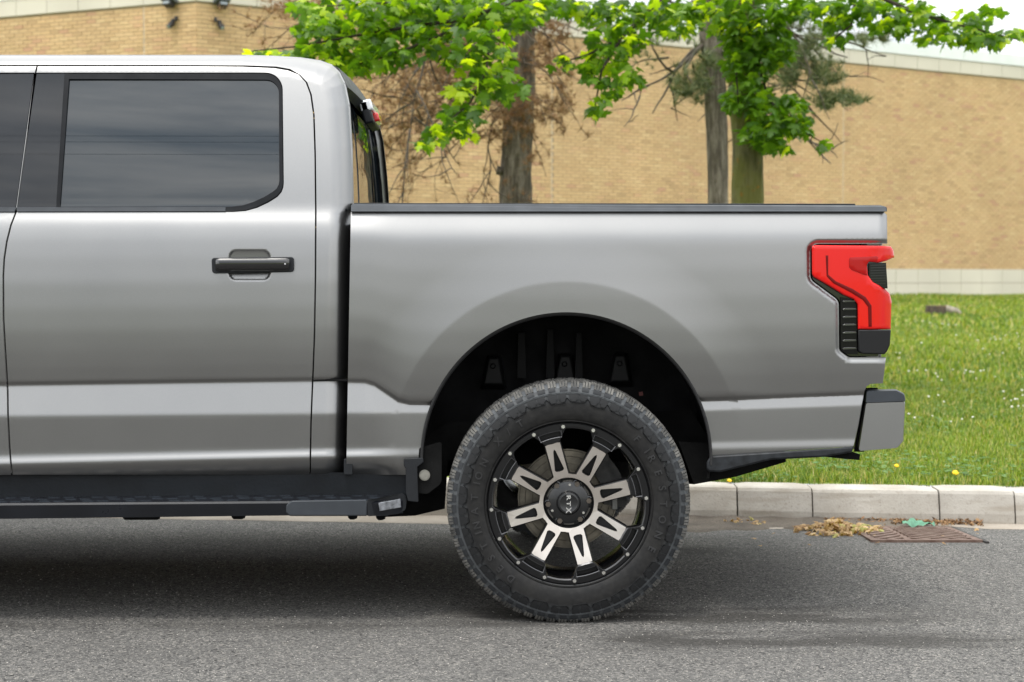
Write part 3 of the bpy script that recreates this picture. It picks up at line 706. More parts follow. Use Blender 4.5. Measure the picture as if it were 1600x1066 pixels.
# tread pads on the board's top
pm = mat('board_pad', (.016, .020, .026), .45, spec=.3, var=(40, .3))
for i in range(30):
    x0 = -60 + i*22.6; x1 = x0 + 17
    if x1 > 600: break
    for r in range(3):
        if (i*7 + r*5) % 3 == 2: continue
        f0 = .12 + r*.29; f1 = f0 + .2; sh = r*4
        a = lambda x, f: Vector(PZ(x, yt(x) - 10.5, -.045)).lerp(Vector(PZ(x, yt(x), .068)), f)
        q = [a(x0+sh, f0), a(x1+sh, f0), a(x1+sh, f1), a(x0+sh, f1)]
        b_ = MB(); b_.add([tuple(v + Vector((0, 0, .0004))) for v in q] + [tuple(v - Vector((0, 0, .001))) for v in q], [(0,1,2,3),(4,5,1,0),(5,6,2,1),(6,7,3,2),(7,4,0,3)])
        b_.build('grip_pad', pm, board)
hk = MB()
for px0, px1, y1 in ((190, 252, 812.5), (542, 560, 812), (586, 604, 813), (360, 385, 811.5)):
    hk = MB(); pprism(hk, [(px0, 800), (px1, 800), (px1-2, y1-2), (px1-7, y1), (px0+5, y1), (px0+2, y1-3)], -.04, -.075); hk.build('board_bracket', M['shadow'], board)

# mounting bracket, bolt and clip behind the board
mb_ = MB(); pprism(mb_, rnd([(631, 717), (661, 715.5), (662, 722), (652, 730), (654, 785, 2), (637, 783), (634, 770), (634, 732), (631, 728)], 2), .018, .0); bevel(mb_.build('mud_guard_bracket', M['plastic'], truck), .002)
mp_ = MB(); pprism(mp_, rnd([(655, 700, 4), (690, 690, 3), (690, 755, 12), (668, 772, 8), (650, 770, 4)], 3), -.005, -.05); pl = mp_.build('bracket_plate', M['shadow'], truck)
bo = MB(); bo.cyl(P3(663.5, 742.5, -.004), (0, -1, 0), .0155, .010, 6); bo.cyl(P3(663.5, 742.5, -.005), (0, -1, 0), .0185, .004, 20); bo.build('bolt', mat('zinc_bolt', (.30, .29, .26), .4, .7, var=(50, .2)), pl, auto=30)
cl = MB(); pprism(cl, [(537.5, 717), (551, 716.5), (551, 742), (537, 742)], -.0, -.03); bevel(cl.build('sill_clip', M['plastic'], truck), .002)
# --- everything forward of the photograph's frame: fender, bonnet, windscreen, front wheel arch
FXc = 885 - 3.69*467
ffo = [(-578, 336), (-575, 420), (-574, 600), (-562, 742), (FXc + 235, 742)] + [(FXc + 232*math.cos(t), 716 - 232*math.sin(t)) for t in np.linspace(0, math.pi, 40)] + [(FXc - 240, 730), (FXc - 440, 700), (FXc - 455, 560), (FXc - 452, 380), (FXc - 440, 345)]
fend = panel('front_fender', ffo, lambda px, py: o_cab(px, py, False), M['paint'], truck, dx=24, dy=10, rows=CAB_ROWS)
hx0 = P3(FXc - 440, 345)[0]; hx1 = P3(-578, 336)[0]; hz = P3(-578, 336)[2]; hz0 = P3(FXc-440, 345)[2]
bn = MB(); bn.add([(hx0, YB+.05, hz0), (hx1, YB+.05, hz), (hx1, YC, hz+.1), (hx0, YC, hz0+.09), (hx1, 2*YC-YB-.05, hz), (hx0, 2*YC-YB-.05, hz0)], [(0,1,2,3),(3,2,4,5)]); bn.build('bonnet', M['paint'], truck, smooth=True)
rx0 = float(E[0][0]); rz0 = float(E[0][2]); ry0 = float(E[0][1])
ws = MB(); wy = [(ry0+.01, rz0-.01), (YC, rz0+.022)]
ws.add([(rx0, ry0, rz0), (rx0-.02, YC, rz0+.022), (rx0, 2*YC-ry0, rz0), (hx1-.25, 2*YC-YB-.08, hz+.02), (hx1-.33, YC, hz+.11), (hx1-.25, YB+.08, hz+.02)], [(0,1,4,5),(1,2,3,4)]); ws.build('windscreen', M['glass'], truck, smooth=True)
ap = MB(); pprism(ap, [(-475, 88), (-460, 104), (-560, 330), (-600, 336), (-650, 336)], -.06, -.14); ap.build('front_pillar', M['paint'], truck)
fr = MB(); zz0 = P3(0, 740)[2]; fr.box(hx0-.06, hx0+.02, YB+.06, 2*YC-YB-.06, zz0, hz0-.01); bevel(fr.build('front_end', M['plastic'], truck), .03)
cb = MB(); cb.box(hx0+.02, hx1+.3, YB+.33, 2*YC-YB-.33, zz0-.02, hz0-.02); cb.build('engine_bay', M['shadow'], truck)
# far side copies
for o in (door, fdoor, cab, bed, rc, lamp, fend, board, liner): mirror(o)
# ================================================================== WHEEL
PX = 1/470.
def rubber():
    k = NT('tyre_rubber'); n = k.noise(12, 5); n2 = k.noise(60, 4)
    c = k.mix(k.rng(n, .35, .65, 0, 1), (.0075, .0075, .008), (.013, .0125, .012))
    c = k.mix(k.rng(n2, .4, .75, 0, .35), c, (.038, .037, .035))
    sx = k.n('SeparateXYZ', i_0=k.c).outputs; r = k.math('SQRT', k.math('ADD', k.math('MULTIPLY', sx[0], sx[0]), k.math('MULTIPLY', sx[2], sx[2])))
    c = k.mix(k.math('MULTIPLY', k.rng(r, .336, .375, 0, .85), k.rng(n2, .25, .6, .4, 1)), c, (.085, .092, .098))
    k.b.inputs['Specular IOR Level'].default_value = .28; k.col(c); k.rough(k.rng(n, .3, .7, .5, .64)); k.bump(k.noise(260, 3), .12, .001); return k.m
def rubber_dust():
    k = NT('dusty_tread_rubber'); n = k.noise(26, 5)
    c = k.mix(k.rng(n, .35, .7, 0, 1), (.06, .059, .056), (.18, .174, .16)); k.col(c); k.rough(.85); k.bump(k.noise(160, 3), .3, .002); return k.m
def rubber_groove():
    k = NT('dusty_groove_rubber'); n = k.noise(30, 5)
    c = k.mix(k.rng(n, .3, .7, 0, 1), (.045, .05, .055), (.13, .14, .15)); k.col(c); k.rough(.75); return k.m
M['tyre'] = rubber(); M['tread'] = rubber_dust(); M['groove'] = rubber_groove()
def machined():
    k = NT('machined_aluminium'); b = k.b; b.inputs['Metallic'].default_value = 1.; 
    n = k.noise(9, 4); c = k.mix(k.rng(n, .3, .7, 0, 1), (.63, .575, .53), (.78, .73, .68)); k.col(c)
    # fine turning lines, concentric about the hub
    sx = k.n('SeparateXYZ', i_0=k.c).outputs
    r = k.math('SQRT', k.math('ADD', k.math('MULTIPLY', sx[0], sx[0]), k.math('MULTIPLY', sx[2], sx[2])))
    k.rough(.30)
    b.inputs['Anisotropic'].default_value = .5; return k.m
M['alu'] = machined()
M['rimblack'] = mat('satin_black_wheel', (.0035, .0035, .004), .38, spec=.3, coat=.05, var=(20, .2))
M['bolt'] = mat('rim_bolt_chrome', (.75, .74, .71), .22, 1.0)
def pol(r, a, y=0.): return (r*math.cos(a), y, r*math.sin(a))
def arcblock(mb, a0, a1, prof_out, prof_in, n=2, taper=0., m=0):
    """curved block between angles a0..a1; prof_*: matching (y, r) rows"""
    vs = []; P = len(prof_out)
    for i in range(n + 1):
        f = i/n
        for pr, tp in ((prof_out, taper), (prof_in, 0)):
            a = (a0 + tp) + (a1 - a0 - 2*tp)*f
            for y, r in pr: vs.append(pol(r, a, y))
    R = 2*P; fs = []
    for i in range(n):
        for j in range(P-1):
            fs.append((i*R+j, i*R+j+1, (i+1)*R+j+1, (i+1)*R+j))
        fs.append((i*R, (i+1)*R, (i+1)*R+P, i*R+P)); fs.append((i*R+P-1, i*R+2*P-1, (i+1)*R+2*P-1, (i+1)*R+P-1))
    for i in (0, n): fs.append(tuple([i*R+j for j in range(P)] + [i*R+P+j for j in range(P-1, -1, -1)]))
    mb.add(vs, fs, m)
def text_mesh(ch, size, depth, bold=0.0):
    cu = bpy.data.curves.new('glyph', 'FONT'); cu.body = ch; cu.size = size; cu.extrude = depth; cu.resolution_u = 3; cu.offset = bold
    cu.align_x = 'CENTER'
    o = bpy.data.objects.new('glyph', cu); COL.objects.link(o); bpy.context.view_layer.update()
    me = bpy.data.meshes.new_from_object(o.evaluated_get(bpy.context.evaluated_depsgraph_get()))
    v = [tuple(x.co) for x in me.vertices]; f = [tuple(p.vertices) for p in me.polygons]
    bpy.data.objects.remove(o); bpy.data.curves.remove(cu); bpy.data.meshes.remove(me); return v, f
def build_wheel(loc):
    w = empty('wheel', (loc[0]-truck.location.x, loc[1]-truck.location.y, loc[2]-truck.location.z), truck)
    R = TR
    t = MB()   # carcass; y=0 is the widest point of the outer wall
    side = [(.030, .268), (.012, .277), (.005, .288), (.0015, .305), (0, .322), (.0008, .340), (.004, .357), (.009, .371), (.017, .385), (.030, .396), (.045, .4015)]
    W_ = .278
    prof = side + [(W_ - y, r) for y, r in side[::-1]]
    t.lathe(prof, 160)
    for rr, yy, h in ((.3705, .0075, .0022), (.3735, .0085, .0016), (.279, .0085, .002)):
        t.lathe([(yy + .003, rr - .0022), (yy - h, rr - .0010), (yy - h, rr + .0010), (yy + .003, rr + .0022)], 160)
    tyre = t.build('tyre', M['tyre'], w, local=True, auto=40)
    Nn = 64; step = 2*math.pi/Nn
    sh = MB(); gr = MB(); sw = MB()
    gr.lathe([(.020, .3885), (.032, .3985), (.046, .4035), (W_-.046, .4035), (W_-.032, .3985), (W_-.020, .3885)], 160)
    for i in range(Nn):
        a = i*step; j = .06*step*math.sin(i*2.3)
        g = .17*step
        # shoulder block: side face low on the wall, then the tread face, with siped top
        arcblock(sh, a+g+j, a+step-g, [(.0115, .3775), (.0125, .383), (.0185, .3905)], [(.018, .376), (.019, .381), (.025, .387)], 2, .01*step)
        for q in range(3):
            q0 = a + g*.75 + (step - g*1.5)*q/3; q1 = q0 + (step - g*1.5)/3 - .065*step
            arcblock(sw, q0, q1, [(.0195 + .003*(q % 2), .3925), (.030, .4035), (.040, R-.0015), (.062, R)], [(.026, .388), (.034, .395), (.045, .398), (.062, .400)], 1)
            arcblock(sw, q0, q1, [(W_-.062, R), (W_-.040, R-.0015), (W_-.030, .4035), (W_-.0195, .3925)], [(W_-.062, .400), (W_-.045, .398), (W_-.034, .395), (W_-.026, .388)], 1)
        for c_, off in ((.074, .35), (.112, .0), (.152, .5), (.190, .2)):
            arcblock(sw, a + off*step + .06*step, a + off*step + .86*step, [(c_, R+.0006), (c_+.028, R+.0006)], [(c_, .400), (c_+.028, .400)], 2, .02)
    gr.build('tread_groove', M['groove'], w, local=True, auto=40)
    tag(sh.build('shoulder_lug', mat('shoulder_rubber', (.022, .024, .027), .55, spec=.3, var=(20, .3)), w, local=True, auto=30), kind='stuff')
    tag(sw.build('tread_block', M['tread'], w, local=True, auto=30), kind='stuff')
    # side wall lugs: alternating shapes with a raised rim line
    sl = MB()
    def ysur(r): return np.interp(r, [x[1] for x in side], [x[0] for x in side])
    n2 = 32; st = 2*math.pi/n2
    for i in range(n2):
        a = i*st + .02
        def plate(poly, h=.0042):
            n = len(poly); vs = [pol(r, a + f*st, ysur(r) - h) for f, r in poly] + [pol(r, a + f*st, ysur(r) + .002) for f, r in poly]
            cf = sum(p[0] for p in poly)/n; cr_ = sum(p[1] for p in poly)/n
            vs.append(pol(cr_, a + cf*st, ysur(cr_) - h)); fs = [(k, (k+1) % n, 2*n) for k in range(n)] + [(k, n+k, n+(k+1) % n, (k+1) % n) for k in range(n)]
            sl.add(vs, fs)
        lo = .3475 if i % 2 else .3435
        plate([(.05, .369), (.05, .360), (.09, lo + .004), (.14, lo), (.28, lo), (.33, lo+.002), (.33, .355), (.37, .350), (.40, .355), (.41, .369)])
        plate([(.455, .369), (.46, .355), (.49, .350), (.52, .355), (.53, lo+.004), (.56, lo-.002), (.78, lo-.002), (.82, lo+.003), (.88, .357), (.90, .369)])
        # thin raised line following the inner ends
        ln_ = [(.0, .357), (.05, .352), (.10, lo-.004), (.50, lo-.006), (.80, lo-.006), (.90, .350), (1.0, .357)]
        for (f0, r0), (f1, r1) in zip(ln_[:-1], ln_[1:]):
            vs = []
            for f, r in ((f0, r0), (f1, r1)):
                for dr, hh in ((-.0014, -.001), (0, .0048), (.0014, -.001)): vs.append(pol(r+dr, a + f*st, ysur(r+dr) - hh))
            sl.add(vs, [(0,1,4,3),(1,2,5,4)])
    tag(sl.build('sidewall_lug', mat('lug_rubber', (.012, .0125, .0135), .5, spec=.3, var=(14, .2)), w, local=True, auto=30), kind='stuff')
    # raised lettering
    tx = MB()
    def arc_text(s, a0, r, size, dstep):
        a = a0
        for ch in s:
            if ch == ' ': a -= dstep*.8; continue
            v, f = text_mesh(ch, size, .0016, .0006)
            ca = a; ct = Vector((math.cos(ca), 0, math.sin(ca))); tg_ = Vector((math.sin(ca), 0, -math.cos(ca)))
            vs = []
            for x, y, z in v:
                rr = r + y; p = ct*rr + tg_*x; vs.append((p.x, ysur(rr) - .0004 - z - .0016, p.z))
            tx.add(vs, f); a -= dstep*(.55 if ch == 'I' else 1.0)
    arc_text('DESTINATION X/T', math.radians(232), .3045, .034, math.radians(8.6))
    arc_text('FIRESTONE', math.radians(44), .3045, .034, math.radians(9.6))
    tag(tx.build('raised_lettering', mat('lettering_rubber', (.019, .019, .020), .42), w, local=True, auto=30), kind='stuff')
    # ---- rim
    SP0 = math.radians(105.3); LIP = 128.5*PX
    fy = .012
    rg = MB(); K = 8; per = 24
    outer = []; inner = []
    def inner_r(d):      # d: degrees from the nearest spoke
        return np.interp(abs(d), [0, 6.5, 7.2, 12.2, 13.5, 22.5], [97.5, 98.5, 99.5, 117, 119, 119.5])*PX
    T = 8*per
    slots = []
    # ring face as quads between inner and outer radius, slots cut as recessed pockets
    rows = []
    angs = []
    for s in range(8):
        for d in (-22.5, -18, -13.5, -12.2, -10.2, -8.7, -7.2, -6.5, -3.2, 0, 3.2, 6.5, 7.2, 8.7, 10.2, 12.2, 13.5, 18):
            angs.append((s*45 + d, d))
    nA = len(angs); fr = [0, .06, .30, .44, .62, .76, .90, .97, 1.0]
    vs = []
    for da, d in angs:
        a = SP0 - math.radians(da); ri = float(inner_r(d)); ro = LIP
        ad = abs(d); r0, r1 = 106*PX, 116.5*PX
        rlist = [ri, ri + 2*PX, max(ri + 3*PX, min(r0, ro)), max(ri + 3.2*PX, r0 + 1.2*PX), max(ri+3.4*PX, r1 - 1.2*PX), max(ri+3.6*PX, r1), 123*PX, 126.5*PX, ro]
        cs_ = .0014 if abs(d) < 8.8 else 0.
        ys = [fy+.004, fy+.0002, fy, fy+cs_, fy+cs_, fy, fy, fy, fy+.004]
        for r, y in zip(rlist, ys): vs.append(pol(r, a, y))
    m = 9; fs = []
    for i in range(nA):
        i2 = (i+1) % nA; d0 = angs[i][1]; d1 = angs[i2][1] if i2 else -22.5
        insl = abs(d0) <= 8.7 and abs(d1) <= 8.7
        for j in range(m-1):
            if insl and j == 3: continue
            fs.append((i*m+j, i2*m+j, i2*m+j+1, i*m+j+1))
    rg.add(vs, fs); rg.m = [1 if (f[3] - f[0]) == 1 and f[0] % m == 0 else 0 for f in fs]
    # wall of the inner opening and pocket walls
    vs = []
    for da, d in angs:
        a = SP0 - math.radians(da); ri = float(inner_r(d)); vs += [pol(ri, a, fy+.004), pol(ri - 1*PX, a, fy+.030), pol(ri+2*PX, a, fy+.060)]
    fs = []
    for i in range(nA):
        i2 = (i+1) % nA; fs += [(i*3, i*3+1, i2*3+1, i2*3), (i*3+1, i*3+2, i2*3+2, i2*3+1)]
    rg.add(vs, fs)
    eb_ = MB()
    for s in range(8):
        A0 = SP0 - math.radians(s*45); dd = [-8.7, -7.2, -3.2, 0, 3.2, 7.2, 8.7]
        r0, r1 = 107.2*PX, 115.3*PX
        lp = [(r0, d) for d in dd] + [(r1, d) for d in dd[::-1]]
        vs = [pol(r, A0 - math.radians(d), fy) for r, d in lp] + [pol(r + (.6*PX if r < 110*PX else -.6*PX), A0 - math.radians(d*.96), fy+.022) for r, d in lp]
        n = len(lp); L0 = len(rg.f); nI = [pol(r, A0 - math.radians(d), fy+.0013) for r, d in [(r0 - 1.6*PX, q) for q in dd] + [(r1 + 1.6*PX, q) for q in dd[::-1]]]
        edge_ = [pol(r + (-1.3*PX if r < 110*PX else 1.3*PX), A0 - math.radians(d*1.08), fy - .0004) for r, d in lp]; eb_.add(edge_ + [pol(r, A0 - math.radians(d), fy + .0012) for r, d in lp], [(k, (k+1) % n, (k+1) % n+n, k+n) for k in range(n)])
        rg.add(vs, [(k, (k+1) % n, (k+1) % n+n, k+n) for k in range(n)] + [tuple(range(n, 2*n))])
    rim = rg.build('rim_ring', None, w, local=True, auto=25, mats=[M['rimblack'], mat('rim_chamfer_highlight', (.06, .06, .062), .3, .6)])  # inner chamfer coloured paler than the black ring to paint its edge highlight
    tag(eb_.build('slot_chamfer', mat('slot_edge_highlight', (.10, .10, .105), .35, .6), w, local=True), kind='stuff')  # pale strip round each slot, edge highlight put into its colour
    br = MB(); br.lathe([(fy+.004, LIP), (fy+.002, LIP+.003), (fy+.012, LIP+.001), (fy+.012, .262), (fy+.05, .258), (fy+.08, .246), (.19, .243), (.235, .262), (.262, .268)], 96)
    br.build('barrel', mat('gloss_black_barrel', (.006, .006, .007), .22, coat=.2), w, local=True, auto=40)
    # spokes: machined face with tapering pocket
    fzy = lambda r: fy + .006 + .030*max(0, (97*PX - r)/(97*PX))**1.0
    def spoke_mesh():
        a = MB(); b = MB()
        # local: x along spoke (radius in px), z across (px)
        O = [(44, -13.2), (52, -7.6), (60, -8.3), (96.5, -11.6), (97.6, -6), (98, 0), (97.6, 6), (96.5, 11.6), (60, 8.3), (52, 7.6), (44, 13.2), (41.0, 7), (40, 0), (41.0, -7)]
        I = [(53, -4.4), (60, -4.6), (83, -1.9), (87, 0), (83, 1.9), (60, 4.6), (53, 4.4), (51, 2.6), (50.6, 0), (51, -2.6)]
        O = [(41.5, -11.5), (46, -11.9), (56, -11.9), (97, -11.9), (98, -6), (98.3, 0), (98, 6), (97, 11.9), (56, 11.9), (46, 11.9), (41.5, 11.5), (41.5, 8), (40.6, 0), (41.5, -8)]
        I = [(55, -7.4), (62, -6.2), (85, -2.1), (88.5, 0), (85, 2.1), (62, 6.2), (55, 7.4), (52.4, 5.4), (51.8, 0), (52.4, -5.4)]
        P = [Vector(p) for p in O + I]; cons = [(k, (k+1) % len(O)) for k in range(len(O))] + [(len(O)+k, len(O)+(k+1) % len(I)) for k in range(len(I))]
        vo, _, fo, *_ = delaunay_2d_cdt(P, cons, [], 0, 1e-4); V = [tuple(v) for v in vo]
        fs = [tuple(f) for f in fo if inpoly([np.mean([V[i] for i in f], 0)], O)[0] and not inpoly([np.mean([V[i] for i in f], 0)], I)[0]]
        a.add([(x*PX, fzy(x*PX), z*PX) for x, z in V], fs)
        def wall(mb, L_, y1, dx, inward):
            n = len(L_); vs = [(x*PX, fzy(x*PX), z*PX) for x, z in L_]; c = np.mean(L_, 0)
            for x, z in L_:
                s_ = 1.06 if not inward else .90
                vs.append(((c[0] + (x-c[0])*(1.0 if not inward else .95))*PX, fzy(x*PX) + y1, (z*s_ if not inward else z*.8)*PX))
            mb.add(vs, [(k, (k+1) % n, (k+1) % n + n, k+n) for k in range(n)] + ([tuple(range(n, 2*n))] if inward else []))
        def rimstep(mb, L_):   # narrow dark chamfer round the machined face
            n = len(L_); vs = [(x*PX, fzy(x*PX), z*PX) for x, z in L_] + [((x + (.9 if x > 90 else 0))*PX, fzy(x*PX)+.0016, z*1.11*PX) for x, z in L_] + [((x + (.9 if x > 90 else 0))*PX, fzy(x*PX)+.034, z*1.2*PX) for x, z in L_]
            mb.add(vs, [(k, (k+1) % n, (k+1) % n + n, k+n) for k in range(n)] + [(n+k, n+(k+1) % n, (k+1) % n + 2*n, k+2*n) for k in range(n)])
        rimstep(b, O); wall(b, I, .017, 0, True)
        return a, b
    a, b = spoke_mesh(); mesh0 = None
    for s in range(8):
        A0 = SP0 - math.radians(45*s)
        if mesh0 is None:
            o = MB(); o.add(a.v, a.f, 0); o.add(b.v, b.f, 1)
            o = o.build('spoke', None, w, local=True, mats=[M['alu'], M['rimblack']]); mesh0 = o.data; o.data.polygons.foreach_set('use_smooth', [False]*len(o.data.polygons))
        else:
            o = bpy.data.objects.new('spoke', mesh0); COL.objects.link(o); o.parent = w
        o.rotation_euler = (0, -A0, 0)
    # hub: machined ring, black bowl, lug nuts, cap
    hr = MB(); ro = 47.5*PX; ri = 40*PX
    y0 = fzy(44*PX)
    vs = []; nn = 96
    for k in range(nn):
        a = 2*math.pi*k/nn; d = ((math.degrees(a - SP0) + 22.5) % 45) - 22.5
        rr = (47.5 - 1.6*(abs(d)/22.5)**2)*PX
        vs += [pol(ri, a, fzy(ri)), pol(rr, a, fzy(rr) + .0004)]
    hr.add(vs, [(2*k, 2*k+1, (2*k+3) % (2*nn), (2*k+2) % (2*nn)) for k in range(nn)])
    vs2 = []
    for k in range(nn): vs2 += [vs[2*k+1], (vs[2*k+1][0]*1.03, vs[2*k+1][1]+.03, vs[2*k+1][2]*1.03)]
    hr.build('hub_ring', M['alu'], w, local=True)
    hb_ = MB(); hb_.add(vs2, [(2*k, 2*k+1, (2*k+3) % (2*nn), (2*k+2) % (2*nn)) for k in range(nn)])
    hb_.lathe([(y0, 40.1*PX), (y0+.002, 39.2*PX), (y0+.022, 37*PX), (y0+.024, 20*PX), (y0+.024, 0)], 64)
    hb_.build('hub_bowl', M['rimblack'], w, local=True, auto=35)
    yb = y0 + .024
    cp = MB(); cp.lathe([(yb, 34*PX), (yb-.010, 33.5*PX), (yb-.014, 30*PX), (yb-.018, 19.5*PX), (yb-.026, 18.5*PX), (yb-.031, 16.5*PX), (yb-.032, 14*PX), (yb-.0305, 12.5*PX), (yb-.031, 0)], 64)
    cap = cp.build('centre_cap', mat('satin_black_cap', (.008, .0085, .0095), .32, coat=.3, bump=(400, .05, .0005)), w, local=True, auto=35)
    # chromed arcs at the cap's edge
    for k in range(6):
        a0 = math.radians(62 + 60*k + 17) ; ar = MB(); arcblock(ar, a0, a0 + math.radians(26), [(yb-.009, 35.8*PX), (yb-.012, 33.6*PX)], [(yb-.002, 36.2*PX), (yb-.003, 33*PX)], 4)
        ar.build('cap_tab', mat('cap_tab_grey', (.22, .21, .19), .3, .6), w, local=True, auto=30)
    nut0 = None
    for k in range(6):
        a = math.radians(65 + 60*k); c = pol(32.3*PX, a, yb - .006)
        if nut0 is None:
            nu = MB(); nu.lathe([(.006, 7.2*PX), (-.006, 7.2*PX), (-.007, 5.7*PX), (.002, 5.5*PX)], 20); nu.cyl((0, .0, 0), (0, -1, 0), 4.4*PX, .010, 6, 1)
            o = nu.build('lug_nut', None, w, local=True, auto=30, mats=[M['gloss_black'], mat('dull_nut', (.10, .085, .07), .5, .6)]); nut0 = o.data
        else: o = bpy.data.objects.new('lug_nut', nut0); COL.objects.link(o); o.parent = w
        o.location = c
    b0 = None
    for k in range(3):
        a = math.radians(86 + 120*k); c = pol(28.5*PX, a, yb - .0165)
        if b0 is None:
            nu = MB(); nu.cyl((0, 0, 0), (0, -1, 0), 2.1*PX, .003, 6); o = nu.build('cap_screw', M['bolt'], w, local=True, auto=30); b0 = o.data
        else: o = bpy.data.objects.new('cap_screw', b0); COL.objects.link(o); o.parent = w
        o.location = c
    b0 = None
    for k in range(16):
        a = math.radians(94.3 - 22.5*k); c = pol(122*PX, a, fy - .0002)
        if b0 is None:
            nu = MB(); nu.cyl((0, .001, 0), (0, -1, 0), 3.0*PX, .005, 6); nu.cyl((0, .001, 0), (0, -1, 0), 4.3*PX, .0018, 18, 1)
            o = nu.build('rim_bolt', None, w, local=True, auto=30, mats=[M['bolt'], M['gloss_black']]); b0 = o.data
        else: o = bpy.data.objects.new('rim_bolt', b0); COL.objects.link(o); o.parent = w
        o.location = c; o.rotation_euler = (0, random.random(), 0)
    # emblem: RTX read downwards
    tz = MB(); z = 12.6*PX
    for ch, hgt in (('R', .020), ('T', .019), ('X', .026)):
        v, f = text_mesh(ch, .0235 if ch != 'X' else .031, .0012, .0009)
        xs_ = [p[0] for p in v]; ys_ = [p[1] for p in v]; wdt = max(xs_) - min(xs_)
        k = .84*hgt/wdt
        vs = []
        for x, y, q in v:
            vs.append((-( -(y - (min(ys_)+max(ys_))/2)*.78) , yb - .0335 - q, z - (x - min(xs_))*k))
        tz.add(vs, f); z -= hgt
    tz.build('emblem_lettering', mat('chrome_letters', (.86, .86, .86), .18, .9), cap, local=False) if False else tz.build('emblem_lettering', mat('chrome_letters', (.86, .86, .86), .18, .9), w, local=True)
    # brake disc, caliper, hub
    bd = MB(); bd.lathe([(.150, .06), (.150, 80*PX), (.172, 80*PX), (.172, .06)], 72); bd.lathe([(.118, 0), (.118, .07), (.150, .085)], 48)
    for r in (.095, .12, .145, .165): bd.lathe([(.150, r-.0012), (.1493, r), (.150, r+.0012)], 72)
    bd.build('brake_disc', mat('worn_brake_disc', (.20, .18, .145), .42, .8, var=(30, .3)), w, local=True, auto=35)
    cpz = MB(); arcblock(cpz, math.radians(-8), math.radians(62), [(.125, .125), (.125, .20), (.19, .20)], [(.19, .12), (.19, .12), (.19, .12)], 8)
    for a, r_ in ((12, .19), (50, .19)): cpz.cyl(pol(r_, math.radians(a), .13), (0, -1, 0), .018, .02, 16)
    cpz.build('brake_caliper', mat('cast_caliper', (.045, .044, .042), .55, .4, var=(30, .4)), w, local=True, auto=35)
    cy = MB(); cy.box(.150, .171, .118, .15, -.035, .02); bevel(cy.build('caliper_bracket', mat('cast_bracket', (.22, .22, .21), .5, .5), w, local=True), .003)
    return w
wheel = build_wheel((WX, YT, WZ))
def copy_wheel(dx, far):
    c = wheel.copy(); COL.objects.link(c); c.parent = truck; c.location.x += dx
    if far: c.location.y = -c.location.y; c.scale = (1, -1, 1)
    for ch in wheel.children:
        d = ch.copy(); COL.objects.link(d); d.parent = c
for dx, fa in ((0, True), (-3.69, False), (-3.69, True)): copy_wheel(dx, fa)
